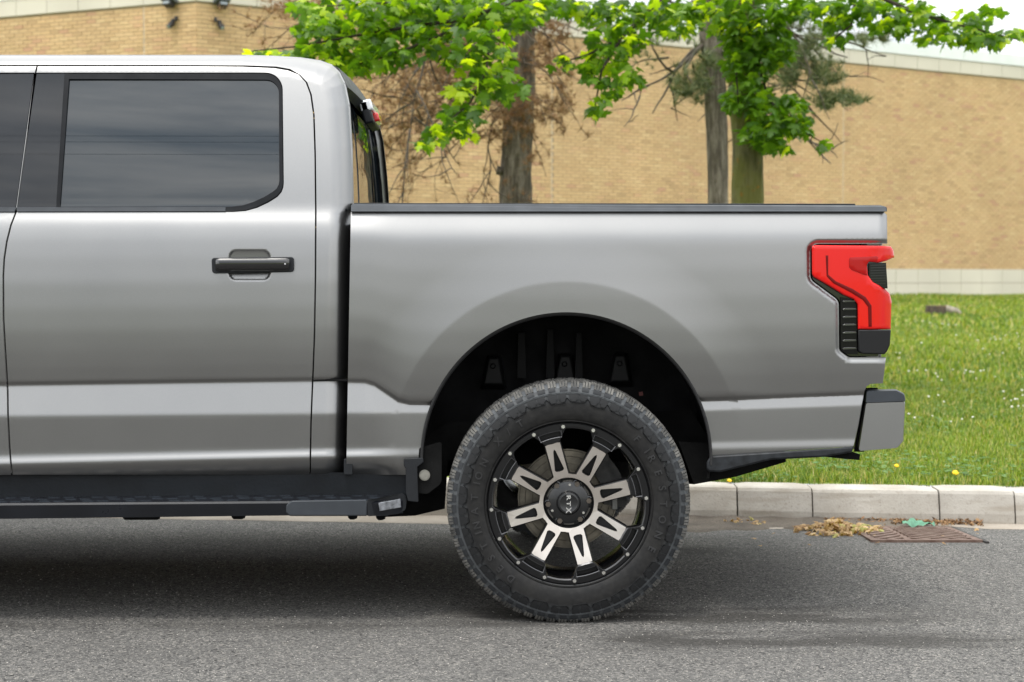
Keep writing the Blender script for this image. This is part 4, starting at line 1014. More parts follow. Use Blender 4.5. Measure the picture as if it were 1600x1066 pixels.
# ================================================================== GROUND
KEX = (1340 - 800)/F*8.03
KYAW = math.radians(2.2)
def kline(X): return 8.03 - math.tan(KYAW)*(X - .9)          # y of the kerb's road face
def grade(X): return -.0095*(X - .9)
def G(X, Y):
    X = np.asarray(X, float); Y = np.asarray(Y, float); d = kline(X) - Y
    return grade(np.clip(X, -12, 12))*sm(.75, .12, d) - .012*sm(.55, .1, d)
def KT(X): return .152 + grade(np.clip(X, -12, 12))                 # kerb top
def lawn(X, Y):
    X = np.asarray(X, float); d = np.clip(Y - kline(X), 0, 60)
    return KT(np.clip(X, -6, 6)) - .006 + .0247*np.clip(d, 0, 34) - .010*np.clip(X - 2, -2, 9)*np.clip(d, 0, 34)/30. + .012*np.sin(X*.9)*np.sin(d*.5)*np.clip(d/3, 0, 1)
def asphalt():
    k = NT('old_asphalt'); b = k.b; P = k.c
    big = k.noise(.35, 4, vec=P); mid = k.noise(2.2, 6); 
    v1 = k.n('TexVoronoi', i_Scale=240., i_Vector=P); v2 = k.n('TexVoronoi', i_Scale=115., i_Vector=P)
    cs = k.n('SeparateColor', i_0=v1.outputs['Color']).outputs[0]; cs2 = k.n('SeparateColor', i_0=v2.outputs['Color']).outputs[1]
    base = k.ramp(cs, [(0, (.016, .016, .016)), (.35, (.070, .068, .065)), (.72, (.145, .14, .132)), (.93, (.27, .257, .235)), (1, (.60, .56, .49))])
    c2 = k.ramp(cs2, [(0, (.035, .035, .035)), (.5, (.112, .109, .104)), (.88, (.20, .192, .18)), (1, (.42, .39, .34))])
    c = k.mix(.5, base, c2)
    c = k.mix(k.math('GREATER_THAN', cs2, .965), c, (.018, .018, .018))
    c = k.mix(k.rng(mid, .35, .7, 0, .30), c, (.065, .063, .06))
    c = k.mix(k.rng(big, .4, .65, 0, .25), c, (.135, .13, .122))
    sx = k.n('SeparateXYZ', i_0=k.n('NewGeometry').outputs['Position']).outputs
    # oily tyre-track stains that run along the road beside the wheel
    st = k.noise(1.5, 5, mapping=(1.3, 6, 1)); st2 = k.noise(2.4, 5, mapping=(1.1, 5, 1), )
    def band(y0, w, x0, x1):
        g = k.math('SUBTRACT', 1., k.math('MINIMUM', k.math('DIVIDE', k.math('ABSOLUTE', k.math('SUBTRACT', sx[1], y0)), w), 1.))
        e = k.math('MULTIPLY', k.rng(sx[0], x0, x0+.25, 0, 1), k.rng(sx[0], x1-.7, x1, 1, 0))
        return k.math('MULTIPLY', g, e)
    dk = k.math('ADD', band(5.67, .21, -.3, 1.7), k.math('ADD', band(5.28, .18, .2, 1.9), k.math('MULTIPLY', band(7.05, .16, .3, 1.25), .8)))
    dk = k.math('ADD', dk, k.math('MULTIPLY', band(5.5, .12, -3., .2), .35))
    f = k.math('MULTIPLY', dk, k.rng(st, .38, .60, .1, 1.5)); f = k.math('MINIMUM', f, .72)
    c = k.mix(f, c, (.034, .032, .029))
    k.b.inputs['Specular IOR Level'].default_value = .22; k.col(c); k.rough(k.rng(cs, 0, 1, .95, .8))
    h = k.math('ADD', k.math('MULTIPLY', cs, .6), k.math('MULTIPLY', cs2, .4)); k.bump(h, .55, .004); return k.m
M['asphalt'] = asphalt()
def sheet(name, xs, ys, zf, m, smooth=True):
    X, Y = np.meshgrid(xs, ys); Z = zf(X, Y); nx = len(xs)
    v = np.stack([X, Y, Z], -1).reshape(-1, 3)
    f = [(j*nx+i, j*nx+i+1, (j+1)*nx+i+1, (j+1)*nx+i) for j in range(len(ys)-1) for i in range(nx-1)]
    return mk(name, v, f, m, smooth=smooth)
ex = [-900, -300, -100, -40, -20]; 
xs = np.array(ex + list(np.arange(-12, 12.1, .5)) + [20, 40, 100, 300, 900])
road = tag(sheet('road', xs, np.array([-9, -6, 0, 4, 6, 7] + list(np.arange(7.2, 8.6, .1))), lambda X, Y: np.where(Y > kline(X) + .02, -.05, G(X, Y)), M['asphalt']), kind='structure')
# far side of the street, behind the camera: verge
M['turf'] = None
def turfmat():
    k = NT('lawn_turf'); n = k.noise(3.5, 6); n2 = k.noise(40, 4)
    c = k.mix(k.rng(n, .35, .65, 0, 1), (.10, .14, .018), (.16, .21, .03)); c = k.mix(k.rng(n2, .45, .7, 0, .5), c, (.10, .09, .035)); k.col(c); k.rough(.9)
    k.bump(n2, .6, .02); return k.m
M['turf'] = turfmat()
tag(sheet('verge', np.array([-900, -100, 0, 100, 900]), np.array([-900, -100, -9]), lambda X, Y: 0*X + .05, M['turf']), kind='structure')
ys = [8.0] + list(np.arange(8.2, 14, .4)) + list(np.arange(14, 46, 1.5)) + [60, 150, 400, 900]
def lawn_sheet():
    xs_ = np.array(ex + list(np.arange(-12, 20.1, .8)) + [30, 60, 150, 400, 900]); v = []; 
    for d in [.17] + list(np.arange(.5, 6, .5)) + list(np.arange(6, 40, 1.5)) + [60, 150, 400, 1000]:
        for x in xs_: v.append((x, kline(min(max(x, -40), 40)) + d, float(lawn(np.array(x), kline(min(max(x, -40), 40)) + d))))
    nx = len(xs_); ny = len(v)//nx
    return mk('lawn', v, [(j*nx+i, j*nx+i+1, (j+1)*nx+i+1, (j+1)*nx+i) for j in range(ny-1) for i in range(nx-1)], M['turf'], smooth=True)
tag(lawn_sheet(), kind='structure')
# kerb: one object per stone, parented to a kerb thing of the setting
def conc(name, a, b_, dirt=.5):
    k = NT(name); n = k.noise(5, 6); n2 = k.noise(46, 4); ob = k.n('ObjectInfo').outputs['Random']
    c = k.mix(k.rng(n, .3, .7, 0, 1), a, b_); c = k.mix(k.rng(n2, .55, .75, 0, .4), c, (.22, .19, .15)); hs = k.n('HueSaturation', i_Value=k.rng(ob, 0, 1, .9, 1.08), i_Color=c)
    sp = k.noise(150, 3); c = k.mix(k.rng(sp, .62, .72, 0, .5), hs.outputs[0], (.13, .12, .11))
    st = k.noise(2.2, 5, mapping=(1.2, 1, 9)); c = k.mix(k.rng(st, .52, .75, 0, dirt), c, (.25, .215, .165))
    k.col(c); k.rough(.85); k.bump(k.noise(90, 5), .5, .003); return k.m
M['kerb'] = conc('kerb_concrete', (.36, .33, .285), (.48, .45, .40), .8)
M['gutter'] = conc('gutter_concrete', (.24, .205, .165), (.34, .30, .25), .7)
kerb = tag(empty('kerb', (0, 8.1, 0)), kind='structure')
jx = [(px - 800)/F*8.03 for px in (1153, 1270, 1467, 1583)]
joints = [jx[0] - .62*k for k in range(26, 0, -1)] + jx + [jx[3] + .6*k for k in range(1, 14)]
rk = random.Random(4)
for a, b in zip(joints[:-1], joints[1:]):
    a2 = a + .003 + rk.random()*.002; b2 = b - .003; n = 7; vs = []; fs = []
    tz = rk.uniform(-.004, .004); ty = rk.uniform(-.005, .005)
    for i in range(n):
        x = a2 + (b2 - a2)*i/(n-1); y = kline(x) + ty; z = float(KT(x)) + tz; w1 = rk.uniform(-.0015, .0015); e = .006*(i in (0, n-1))
        vs += [(x, y - .022 + e, -.10), (x, y - .018 + w1 + e, z - .115), (x, y + .004 + w1 + e, z - .022), (x, y + .013 + w1 + e, z - .007 - e*.5), (x, y + .034, z - e), (x, y + .165, z + .002 - e), (x, y + .17, z - .06)]
    for i in range(n-1):
        for j in range(6): fs.append((i*7+j, (i+1)*7+j, (i+1)*7+j+1, i*7+j+1))
    fs += [tuple(range(7)), tuple(range((n-1)*7+6, (n-1)*7-1, -1))]
    o = mk('kerb_stone', vs, fs, M['kerb'], kerb)
jm = MB(); 
for i in range(len(joints)-1):
    a, b = joints[i], joints[i+1]; jm.add([(a, kline(a)+.012, -.09), (b, kline(b)+.012, -.09), (b, kline(b)+.024, KT(b)-.028), (a, kline(a)+.024, KT(a)-.028), (b, kline(b)+.15, KT(b)-.03), (a, kline(a)+.15, KT(a)-.03)], [(0,1,2,3),(3,2,4,5)])
jm.build('joint_filler', mat('joint_dirt', (.035, .03, .022), .95, var=(60, .4)), kerb)
# gutter pan: concrete strip lying 4 mm over the asphalt, mostly under dirt
gp = MB(); GA = list(np.arange(-12, 12.01, .25)); v = []
rg2 = random.Random(9)
for x in GA:
    wdt = .30 if x < 1.2 or x > 1.0 else .3
    wdt = np.interp(x, [-1.5, -.4, .6, 1.45, 1.5, 2.1, 2.15, 3], [.24, .27, .30, .30, .06, .06, .17, .14]) + rg2.uniform(-.008, .008)
    y1 = kline(x) - .012; y0 = y1 - wdt; ym = (y0+y1)/2
    v += [(x, y0, float(G(x, y0)) + .001), (x, y0+.01, float(G(x, y0+.01)) + .005), (x, ym, float(G(x, ym)) + .005), (x, y1, float(G(x, y1)) + .005)]
n = len(GA); mk('gutter_pan', v, [(i*4+j, (i+1)*4+j, (i+1)*4+j+1, i*4+j+1) for i in range(n-1) for j in range(3)], M['gutter'], smooth=True)['kind'] = 'structure'
# silt lying over the gutter
def siltmat():
    k = NT('gutter_silt'); n = k.noise(7, 6); n2 = k.noise(120, 3); c = k.mix(k.rng(n, .3, .7, 0, 1), (.07, .056, .043), (.15, .125, .098)); c = k.mix(k.rng(n2, .5, .7, 0, .7), c, (.05, .04, .03)); k.col(c); k.rough(.95); k.bump(n2, .8, .006); return k.m
M['silt'] = siltmat()
sv = []; SX = list(np.arange(.15, 1.95, .03)); nj = 12
for x in SX:
    fo_ = sm(.15, .6, x)*(1 - sm(1.75, 1.92, x)); w0 = .12 + .26*fo_*(1 + .25*math.sin(x*9) + .15*math.sin(x*23 + 1))
    for j in range(nj):
        f = j/(nj-1); y = kline(x) - .014 - w0*f; sv.append((x, y, float(G(x, y)) + .0065 + (.012*fo_ + .004)*max(0, 1-f)**1.3 + .003*math.sin(x*31 + j) * (f < .9) - (.012 if f == 1 else 0)))
mk('silt', sv, [(i*nj+j, (i+1)*nj+j, (i+1)*nj+j+1, i*nj+j+1) for i in range(len(SX)-1) for j in range(nj-1)], M['silt'], smooth=True)['kind'] = 'stuff'
# ================================================================== DRAIN, LITTER
gx0, gx1, gy0, gy1 = 1.575, 2.065, 7.26, 7.80
rust = NT('rusty_cast_iron'); n_ = rust.noise(18, 6); rust.col(rust.mix(rust.rng(n_, .3, .7, 0, 1), (.10, .055, .04), (.21, .15, .12))); rust.rough(.75); rust.b.inputs['Metallic'].default_value = .25; rust.bump(rust.noise(150, 4), .5, .002)
grate = tag(empty('drain_grate', ((gx0+gx1)/2, (gy0+gy1)/2, 0)), 'rusty cast iron storm drain grate set in the road beside the kerb', 'drain grate')
def gz(x, y): return float(G(x, y)) + .011
fm = MB()
def gbar(mb, x0, y0, x1, y1, w, h=.02, up=0.):
    d = Vector((x1-x0, y1-y0, 0)); L_ = d.length; d.normalize(); nrm = Vector((-d.y, d.x, 0))*w/2
    a = Vector((x0, y0, 0)); b = Vector((x1, y1, 0)); ps = [a-nrm, b-nrm, b+nrm, a+nrm]
    top = [(p.x, p.y, gz(p.x, p.y) + up) for p in ps]; bot = [(p[0], p[1], p[2]-h) for p in top]
    mb.add(top + bot, [(0,1,2,3),(7,6,5,4),(4,5,1,0),(5,6,2,1),(6,7,3,2),(7,4,0,3)])
for a in ((gx0, gy0+.015, gx1, gy0+.015), (gx0, gy1-.015, gx1, gy1-.015)): gbar(fm, *a, .03)
for a in ((gx0+.015, gy0+.03, gx0+.015, gy1-.03), (gx1-.02, gy0+.03, gx1-.02, gy1-.03)): gbar(fm, *a, .032)
xm = gx0 + .17; gbar(fm, xm, gy0+.03, xm, gy1-.03, .03)
fm.build('grate_frame', rust.m, grate)
def clipbar(xa, xb, s, c):
    """slanted bar y = c + s*(x) limited to the opening between xa and xb"""
    p = []
    for x in np.linspace(xa, xb, 41):
        y = c + s*(x - xa)
        if gy0 + .03 <= y <= gy1 - .03: p.append((x, y))
    return (p[0], p[-1]) if len(p) > 4 else None
for c in np.arange(gy0 - .3, gy1 + .4, .066):
    r = clipbar(xm+.015, gx1-.036, -.8, c)
    if r: b_ = MB(); gbar(b_, *r[0], *r[1], .026); b_.build('grate_bar', rust.m, grate)
    r = clipbar(gx0+.03, xm-.015, .9, c - .05)
    if r: b_ = MB(); gbar(b_, *r[0], *r[1], .026); b_.build('grate_bar', rust.m, grate)
pt = MB(); yy_ = np.linspace(gy0+.005, gy1-.005, 14); pt.add([(x, y, float(G(x, y)) + .003) for y in yy_ for x in (gx0+.005, gx1-.005)], [(2*i, 2*i+1, 2*i+3, 2*i+2) for i in range(13)]); pt.build('grate_pit_shade', mat('pit_shade_black', (.012, .010, .009), .9), grate)  # flat dark sheet under the bars, the pit's shade put into its colour
ge = MB(); gbar(ge, gx1+.012, gy0-.03, gx1+.008, gy1+.02, .016, .02, -.002); ge.build('grate_rim', mat('rim_tar', (.03, .027, .024), .8), grate)
# maple leaf outline (unit size, stem at the origin, tip at +y)
LEAF = [(0, 0), (.10, .06), (.30, -.06), (.28, .06), (.46, .10), (.40, .20), (.60, .42), (.42, .40), (.40, .50), (.24, .44), (.20, .60), (.24, .78), (.12, .74), (0, 1.0)]
LEAF = LEAF + [(-x, y) for x, y in LEAF[::-1][1:-1]]
def leaf_mesh(curl=.12, droop=.15, w=1.0):
    v = [(x*w, y, -abs(x)*curl - droop*y*y) for x, y in LEAF]; c = (0, .38, -.0 - droop*.14 + .02)
    n = len(v); return np.array(v + [c]), [(i, (i+1) % n, n) for i in range(n)]
def scatter(name, m, items, base, parent=None, kind='stuff', tone=None, label=None, cat=None):
    """items: list of (pos, 3x3 matrix incl. scale); one mesh with a per-face 'tone' attribute"""
    bv, bf = base; P = np.array([i[0] for i in items]); R = np.array([i[1] for i in items])
    V = np.einsum('nij,kj->nki', R, bv) + P[:, None, :]; nb = len(bv); nf = len(bf)
    V = V.reshape(-1, 3)
    if parent is not None: V = V - np.array(wloc(parent))
    Fc = (np.array(bf)[None] + (np.arange(len(items))*nb)[:, None, None]).reshape(-1, 3)
    me = bpy.data.meshes.new(name); me.vertices.add(len(V)); me.vertices.foreach_set('co', V.ravel())
    me.loops.add(len(Fc)*3); me.loops.foreach_set('vertex_index', Fc.ravel().astype(np.int32))
    me.polygons.add(len(Fc)); me.polygons.foreach_set('loop_start', np.arange(0, len(Fc)*3, 3, dtype=np.int32)); me.polygons.foreach_set('loop_total', np.full(len(Fc), 3, dtype=np.int32))
    at = me.attributes.new('tone', 'FLOAT', 'FACE'); tv = rng.random(len(items)) if tone is None else np.asarray(tone)
    at.data.foreach_set('value', np.repeat(tv, nf).astype(np.float32))
    me.materials.append(m); me.update(calc_edges=True); me.validate()
    o = bpy.data.objects.new(name, me); COL.objects.link(o)
    if parent is not None: o.parent = parent
    if kind: o['kind'] = kind
    return o
def rotm(yaw, pitch, roll, s):
    return np.array((Matrix.Rotation(yaw, 3, 'Z') @ Matrix.Rotation(pitch, 3, 'X') @ Matrix.Rotation(roll, 3, 'Y')))*s
def leafmat(name, stops, trans=.45, rough=.45, obj=False, tcol=1.6):
    m = bpy.data.materials.new(name); m.use_nodes = True; t = m.node_tree; t.nodes.clear(); n = t.nodes.new; l = t.links.new
    out = n('ShaderNodeOutputMaterial'); a = n('ShaderNodeAttribute'); a.attribute_name = 'tone'
    oi = n('ShaderNodeObjectInfo'); ad = n('ShaderNodeMath'); ad.operation = 'ADD'; fr = n('ShaderNodeMath'); fr.operation = 'FRACT'
    l(a.outputs['Fac'], ad.inputs[0]); l(oi.outputs['Random'], ad.inputs[1]); l(ad.outputs[0], fr.inputs[0])
    r = n('ShaderNodeValToRGB'); l(fr.outputs[0], r.inputs[0]); e = r.color_ramp.elements
    while len(e) < len(stops): e.new(.5)
    for i, (p, c) in enumerate(stops): e[i].position = p; e[i].color = (*c, 1)
    b = n('ShaderNodeBsdfPrincipled'); b.inputs['Roughness'].default_value = rough; l(r.outputs[0], b.inputs['Base Color'])
    tr = n('ShaderNodeBsdfTranslucent'); sc = n('ShaderNodeVectorMath'); sc.operation = 'MULTIPLY'; sc.inputs[1].default_value = (tcol*1.05, tcol, tcol*.35); l(r.outputs[0], sc.inputs[0]); l(sc.outputs[0], tr.inputs[0])
    mxs = n('ShaderNodeMixShader'); mxs.inputs[0].default_value = trans; l(b.outputs[0], mxs.inputs[1]); l(tr.outputs[0], mxs.inputs[2]); l(mxs.outputs[0], out.inputs[0])
    return m
dry = leafmat('dry_leaf', [(0, (.16, .085, .035)), (.3, (.40, .25, .11)), (.6, (.58, .42, .22)), (.85, (.30, .17, .075)), (1, (.36, .36, .10))], .2, .7)
def debris(name, n, cx, cy, rx, ry, h, s0, s1, label=None):
    it = []
    for _ in range(n):
        r = math.sqrt(random.random()); a = random.random()*6.283; x = cx + rx*r*math.cos(a); y = cy + ry*r*math.sin(a)
        y = min(y, kline(x) - .01 - .02*random.random()); z = float(G(x, y)) + .014 + h*(1-r)*random.random()
        it.append(((x, y, z), rotm(random.random()*6.28, random.uniform(-.9, .9), random.uniform(-.9, .9), random.uniform(s0, s1))))
    return scatter(name, dry, it, leaf_mesh(.8, .7, .55))
tag(debris('leaf_pile', 170, 1.50, 7.62, .20, .20, .055, .018, .062), 'heap of dry tan leaves over the left end of the drain grate', 'leaf pile')
tag(debris('leaf_pile', 34, 1.10, 7.88, .12, .06, .02, .012, .036), 'small scatter of withered leaves against the kerb nearest the tyre', 'leaf pile')
it = []
for _ in range(700):
    x = random.uniform(1.5, 2.25); y = kline(x) - .016 - abs(random.gauss(0, .045)); 
    it.append(((x, y, float(G(x, y)) + .012 + .012*random.random()), rotm(random.random()*6.28, random.uniform(-1, 1), random.uniform(-1, 1), random.uniform(.008, .026))))
brown = leafmat('brown_seed_litter', [(0, (.10, .05, .02)), (.5, (.24, .13, .06)), (1, (.36, .22, .10))], .1, .8)
scatter('seed_litter', brown, it, leaf_mesh(.4, .4, .6))
it = [((random.uniform(.5, 2.9), random.uniform(7.1, 7.9), 0), 0) for _ in range(26)]
it = [((p[0], min(p[1], kline(p[0])-.02), float(G(p[0], p[1])) + .012), rotm(random.random()*6.28, random.uniform(-.3, .3), random.uniform(-.3, .3), random.uniform(.012, .035))) for p, _ in it]
scatter('stray_leaves', dry, it, leaf_mesh(.3, .3, .7))
# grit and pebbles lying on the road in front
ico = (np.array([(0,0,1),(.9,0,.2),(.28,.85,.2),(-.72,.53,.2),(-.72,-.53,.2),(.28,-.85,.2),(0,0,-.4)])*[1,1,.6], [(0,1,2),(0,2,3),(0,3,4),(0,4,5),(0,5,1),(6,2,1),(6,3,2),(6,4,3),(6,5,4),(6,1,5)])
gritm = leafmat('grit', [(0, (.10, .10, .10)), (.45, (.24, .23, .22)), (.8, (.46, .44, .40)), (1, (.60, .56, .50))], 0., .8)
it = []
for _ in range(9000):
    x = random.uniform(-3, 3.4); y = 4.5 + 3.3*random.random()**1.2
    it.append(((x, y, float(G(x, y)) + .0005), rotm(random.random()*6.28, random.uniform(-.4, .4), 0, random.uniform(.0012, .0034))))
scatter('grit', gritm, it, ico)
# crumpled green litter
gl = MB(); cxl, cyl = 1.91, 7.88 - .03; K1, K2 = 12, 5; v = []
for i in range(K1):
    for j in range(K2):
        u = i/(K1-1); w_ = j/(K2-1); wid = .5 + .5*math.sin(math.pi*min(1, u*1.3 + .15))
        x = cxl - .075 + .155*u; y = 7.80 + .07*(w_ - .5)*wid + .01*u; v.append((x, y, float(G(x, y)) + .018 + .022*math.sin(math.pi*w_)*wid + .007*math.sin(u*17 + w_*5) + .006*math.cos(w_*19 + u*8)))
gl.add(v, [(i*K2+j, i*K2+j+1, (i+1)*K2+j+1, (i+1)*K2+j) for i in range(K1-1) for j in range(K2-1)])
tag(gl.build('plastic_wrapper', mat('green_wrapper', (.08, .23, .14), .5, var=(60, .3)), smooth=True), 'crumpled green scrap of plastic at the back edge of the drain grate', 'litter')
# ================================================================== SCHOOL-LIKE BRICK BUILDING
YCOR = 28.5
cx0, _, cz_top = ray(307, 2, YCOR)
C0 = Vector((cx0, YCOR, 0))
uR = Vector((.8425, .5388, 0)); uL = Vector((-.9067, .4217, 0))
nR = Vector((.5388, -.8425, 0)); nL = Vector((-.4217, -.9067, 0))
ZT = cz_top; ZP = 1.37; ZG = -.3
LR, LL = 34.0, 26.0
bld = tag(empty('brick_building', (cx0, YCOR, 0)), 'long buff brick building with pale stone base course and coping behind the lawn', 'building')
def wallpt(u, n, s, d, z): p = C0 + u*s + n*d; return (p.x, p.y, z)
def wbox(mb, u, n, s0, s1, d0, d1, z0, z1, m=0):
    vs = [wallpt(u, n, s, d, z) for z in (z0, z1) for s, d in ((s0, d1), (s1, d1), (s1, d0), (s0, d0))]
    f = [(0,1,5,4),(1,2,6,5),(3,0,4,7),(4,5,6,7),(0,3,2,1),(2,3,7,6)]
    if u is uL: f = [q[::-1] for q in f]
    mb.add(vs, f, m)
def mortar():
    k = NT('pale_mortar'); n = k.noise(1.2, 5); k.col(k.mix(k.rng(n, .3, .7, 0, 1), (.30, .225, .145), (.38, .295, .20))); k.rough(.9); return k.m
def brickmat():
    k = NT('buff_brick'); a = k.n('Attribute', attribute_name='tone').outputs['Fac']; oi = k.n('ObjectInfo').outputs['Random']
    f = k.math('FRACT', k.math('ADD', a, oi))
    c = k.ramp(f, [(0, (.47, .31, .155)), (.10, (.54, .355, .175)), (.30, (.565, .38, .19)), (.55, (.59, .395, .20)), (.72, (.55, .355, .175)), (.84, (.62, .435, .225)), (.95, (.565, .35, .185)), (1, (.50, .28, .17))])
    n = k.noise(.8, 4); n2 = k.noise(25, 4)
    hs = k.n('HueSaturation', i_Value=k.math('MULTIPLY', k.rng(n, .3, .7, .92, 1.06), k.rng(n2, .3, .7, .92, 1.08)), i_Color=c, i_Saturation=.96)
    k.col(hs.outputs[0]); k.rough(.88); return k.m
M['mortar'] = mortar(); M['brick'] = brickmat()
M['coping'] = mat('pale_stone', (.60, .555, .475), .8, var=(.7, .07))
wm = MB()
vs = [wallpt(uR, nR, 0, 0, ZG), wallpt(uR, nR, LR, 0, ZG), wallpt(uR, nR, LR, 0, ZT+.28), wallpt(uR, nR, 0, 0, ZT+.28), wallpt(uL, nL, LL, 0, ZG), wallpt(uL, nL, LL, 0, ZT+.28), (C0 + uR*LR + uL*LL + Vector((0, 22, 0)))[:]]
b1 = C0 + uR*LR; b2 = C0 + uL*LL
foot = [C0[:2], b1[:2], (b1.x - 3, b1.y + 20), (b2.x + 1, b2.y + 20), b2[:2]]
n = 5; wm.add([(p[0], p[1], ZG) for p in foot] + [(p[0], p[1], ZT + .28) for p in foot], [(i, (i+1) % n, (i+1) % n + n, i+n) for i in range(n)] + [(5, 6, 7, 8, 9)])
wm.build('wall', M['mortar'], bld)
# bricks: courses of stretchers, the largest in view as single parts, the rest as one mass of real geometry
BH, BL, CH = .057, .194, .0677
items = []
def courses(u, n, LEN, tag_):
    nc = int((ZT - ZP)/CH)
    for c in range(nc):
        z0 = ZP + .004 + c*CH; s = -(.102 if c % 2 else 0.)
        while s < LEN:
            a, b = max(s, .002 if tag_ == 'R' else .0), min(s + BL, LEN)
            if b - a > .03: items.append((u, n, a, b, z0, z0 + BH))
            s += BL + .0097
courses(uR, nR, LR, 'R'); courses(uL, nL, LL, 'L')
def pxof(p):
    d = Vector(p) - Vector((0, 0, CAMH)); f = d.y*cp_ - d.z*sp_; uu = d.y*sp_ + d.z*cp_
    return CX + F*d.x/f, CY - F*uu/f
JOINTS = {id(uR): [], id(uL): []}
# control joints seen as pale vertical lines
def s_at(px, u):
    lo, hi = 0, 40
    for _ in range(50):
        m_ = (lo+hi)/2; x = pxof(wallpt(u, nR, m_, 0, 3))[0]
        if (x < px) == (u is uR): lo = m_
        else: hi = m_
    return lo
jR = [s_at(862, uR), s_at(1317, uR)]; jL = [s_at(227, uL)]
single = []; rest = []
for it_ in items:
    u, n_, a, b, z0, z1 = it_
    js = jR if u is uR else jL
    if any(a - .02 < j < b + .02 for j in js):
        for j in js:
            if a - .02 < j < b + .02:
                if j - .012 - a > .03: rest.append((u, n_, a, j - .012, z0, z1))
                if b - j - .012 > .03: rest.append((u, n_, j + .012, b, z0, z1))
        continue
    m_ = (a+b)/2; p = wallpt(u, n_, m_, 0, z0); x, y = pxof(p)
    d = Vector(p).length
    if b - a > .19 and len(single) < 294 and ((260 < x < 470 and 12 < y < 84) ): single.append(it_)
    else: rest.append(it_)
rb_ = random.Random(3)
def brick_arrays(lst):
    V = []; Fc = []; tone = []
    for i, (u, n_, a, b, z0, z1) in enumerate(lst):
        d = .008 + rb_.uniform(-.0035, .0035)
        q = [wallpt(u, n_, s, dd, z) for z in (z0, z1) for s, dd in ((a, d), (b, d), (b, -.01), (a, -.01))]
        V += q; o = i*8; ff = [(0,1,5,4),(1,2,6,5),(3,0,4,7),(4,5,6,7),(0,3,2,1)]
        if u is uL: ff = [w[::-1] for w in ff]
        Fc += [tuple(o+w for w in f) for f in ff]; tone += [rb_.random()]*5
    return V, Fc, tone
V, Fc, tone = brick_arrays(rest)
bo_ = mk('brick', V, Fc, M['brick'], bld); bo_.name = 'brickwork'; tag(bo_, kind='stuff')
at = bo_.data.attributes.new('tone', 'FLOAT', 'FACE'); at.data.foreach_set('value', np.array(tone, dtype=np.float32))
bm0 = {}
for u, n_, a, b, z0, z1 in single:
    L_ = b - a; key = 'R' if u is uR else 'L'
    if key not in bm0:
        mb = MB(); d = .008; P0 = Vector(wallpt(u, n_, a, 0, z0)); q = [tuple(Vector(wallpt(u, n_, s, dd, z)) - P0) for z in (z0, z1) for s, dd in ((a, d), (b, d), (b, -.01), (a, -.01))]
        ff = [(0,1,5,4),(1,2,6,5),(3,0,4,7),(4,5,6,7),(0,3,2,1)]
        if u is uL: ff = [w[::-1] for w in ff]
        mb.add(q, ff); o = mb.build('brick', M['brick'], bld, local=True); bm0[key] = o.data
    else: o = bpy.data.objects.new('brick', bm0[key]); COL.objects.link(o); o.parent = bld
    o.location = Vector(wallpt(u, n_, a, rb_.uniform(-.003, .003), z0)) - Vector(bld.location)
for u, n_, js in ((uR, nR, jR), (uL, nL, jL)):
    for j in js: b_ = MB(); wbox(b_, u, n_, j-.009, j+.009, -.002, .006, ZP, ZT-.01); b_.build('control_joint', mat('joint_sealant', (.56, .47, .36), .7), bld)
# stone base course (two rows) and coping
rs = random.Random(5)
def blocks(name, u, n_, s0, s1, step, d, z0, z1, m, off=0.):
    s = s0 - off
    while s < s1:
        a, b = max(s, s0), min(s+step-.010, s1)
        if b - a > .05:
            mb = MB(); dd = d + rs.uniform(-.002, .002); wbox(mb, u, n_, a, b, -.02, dd, z0, z1); mb.build(name, m, bld)
        s += step
BW = .70
for u, n_, LEN in ((uR, nR, LR), (uL, nL, LL)):
    blocks('base_block', u, n_, .0, LEN, BW, .020, ZP-.315, ZP-.004, M['coping'], .2)
    blocks('base_block', u, n_, .0, LEN, BW, .020, ZP-.72, ZP-.325, M['coping'], .2)
    blocks('coping_block', u, n_, -.0, LEN, BW, .035, ZT+.005, ZT+.29, M['coping'], .3)
    blocks('fascia_panel', u, n_, -.0, LEN, 2.8, .05, ZT+.305, ZT+.56, mat('white_metal_fascia', (.74, .77, .77), .5, var=(2, .06)), .9)
rfm = MB(); wbox(rfm, uR, nR, 0, LR, -18, -.03, ZT+.28, ZT+.5); rfm.build('roof', M['coping'], bld)
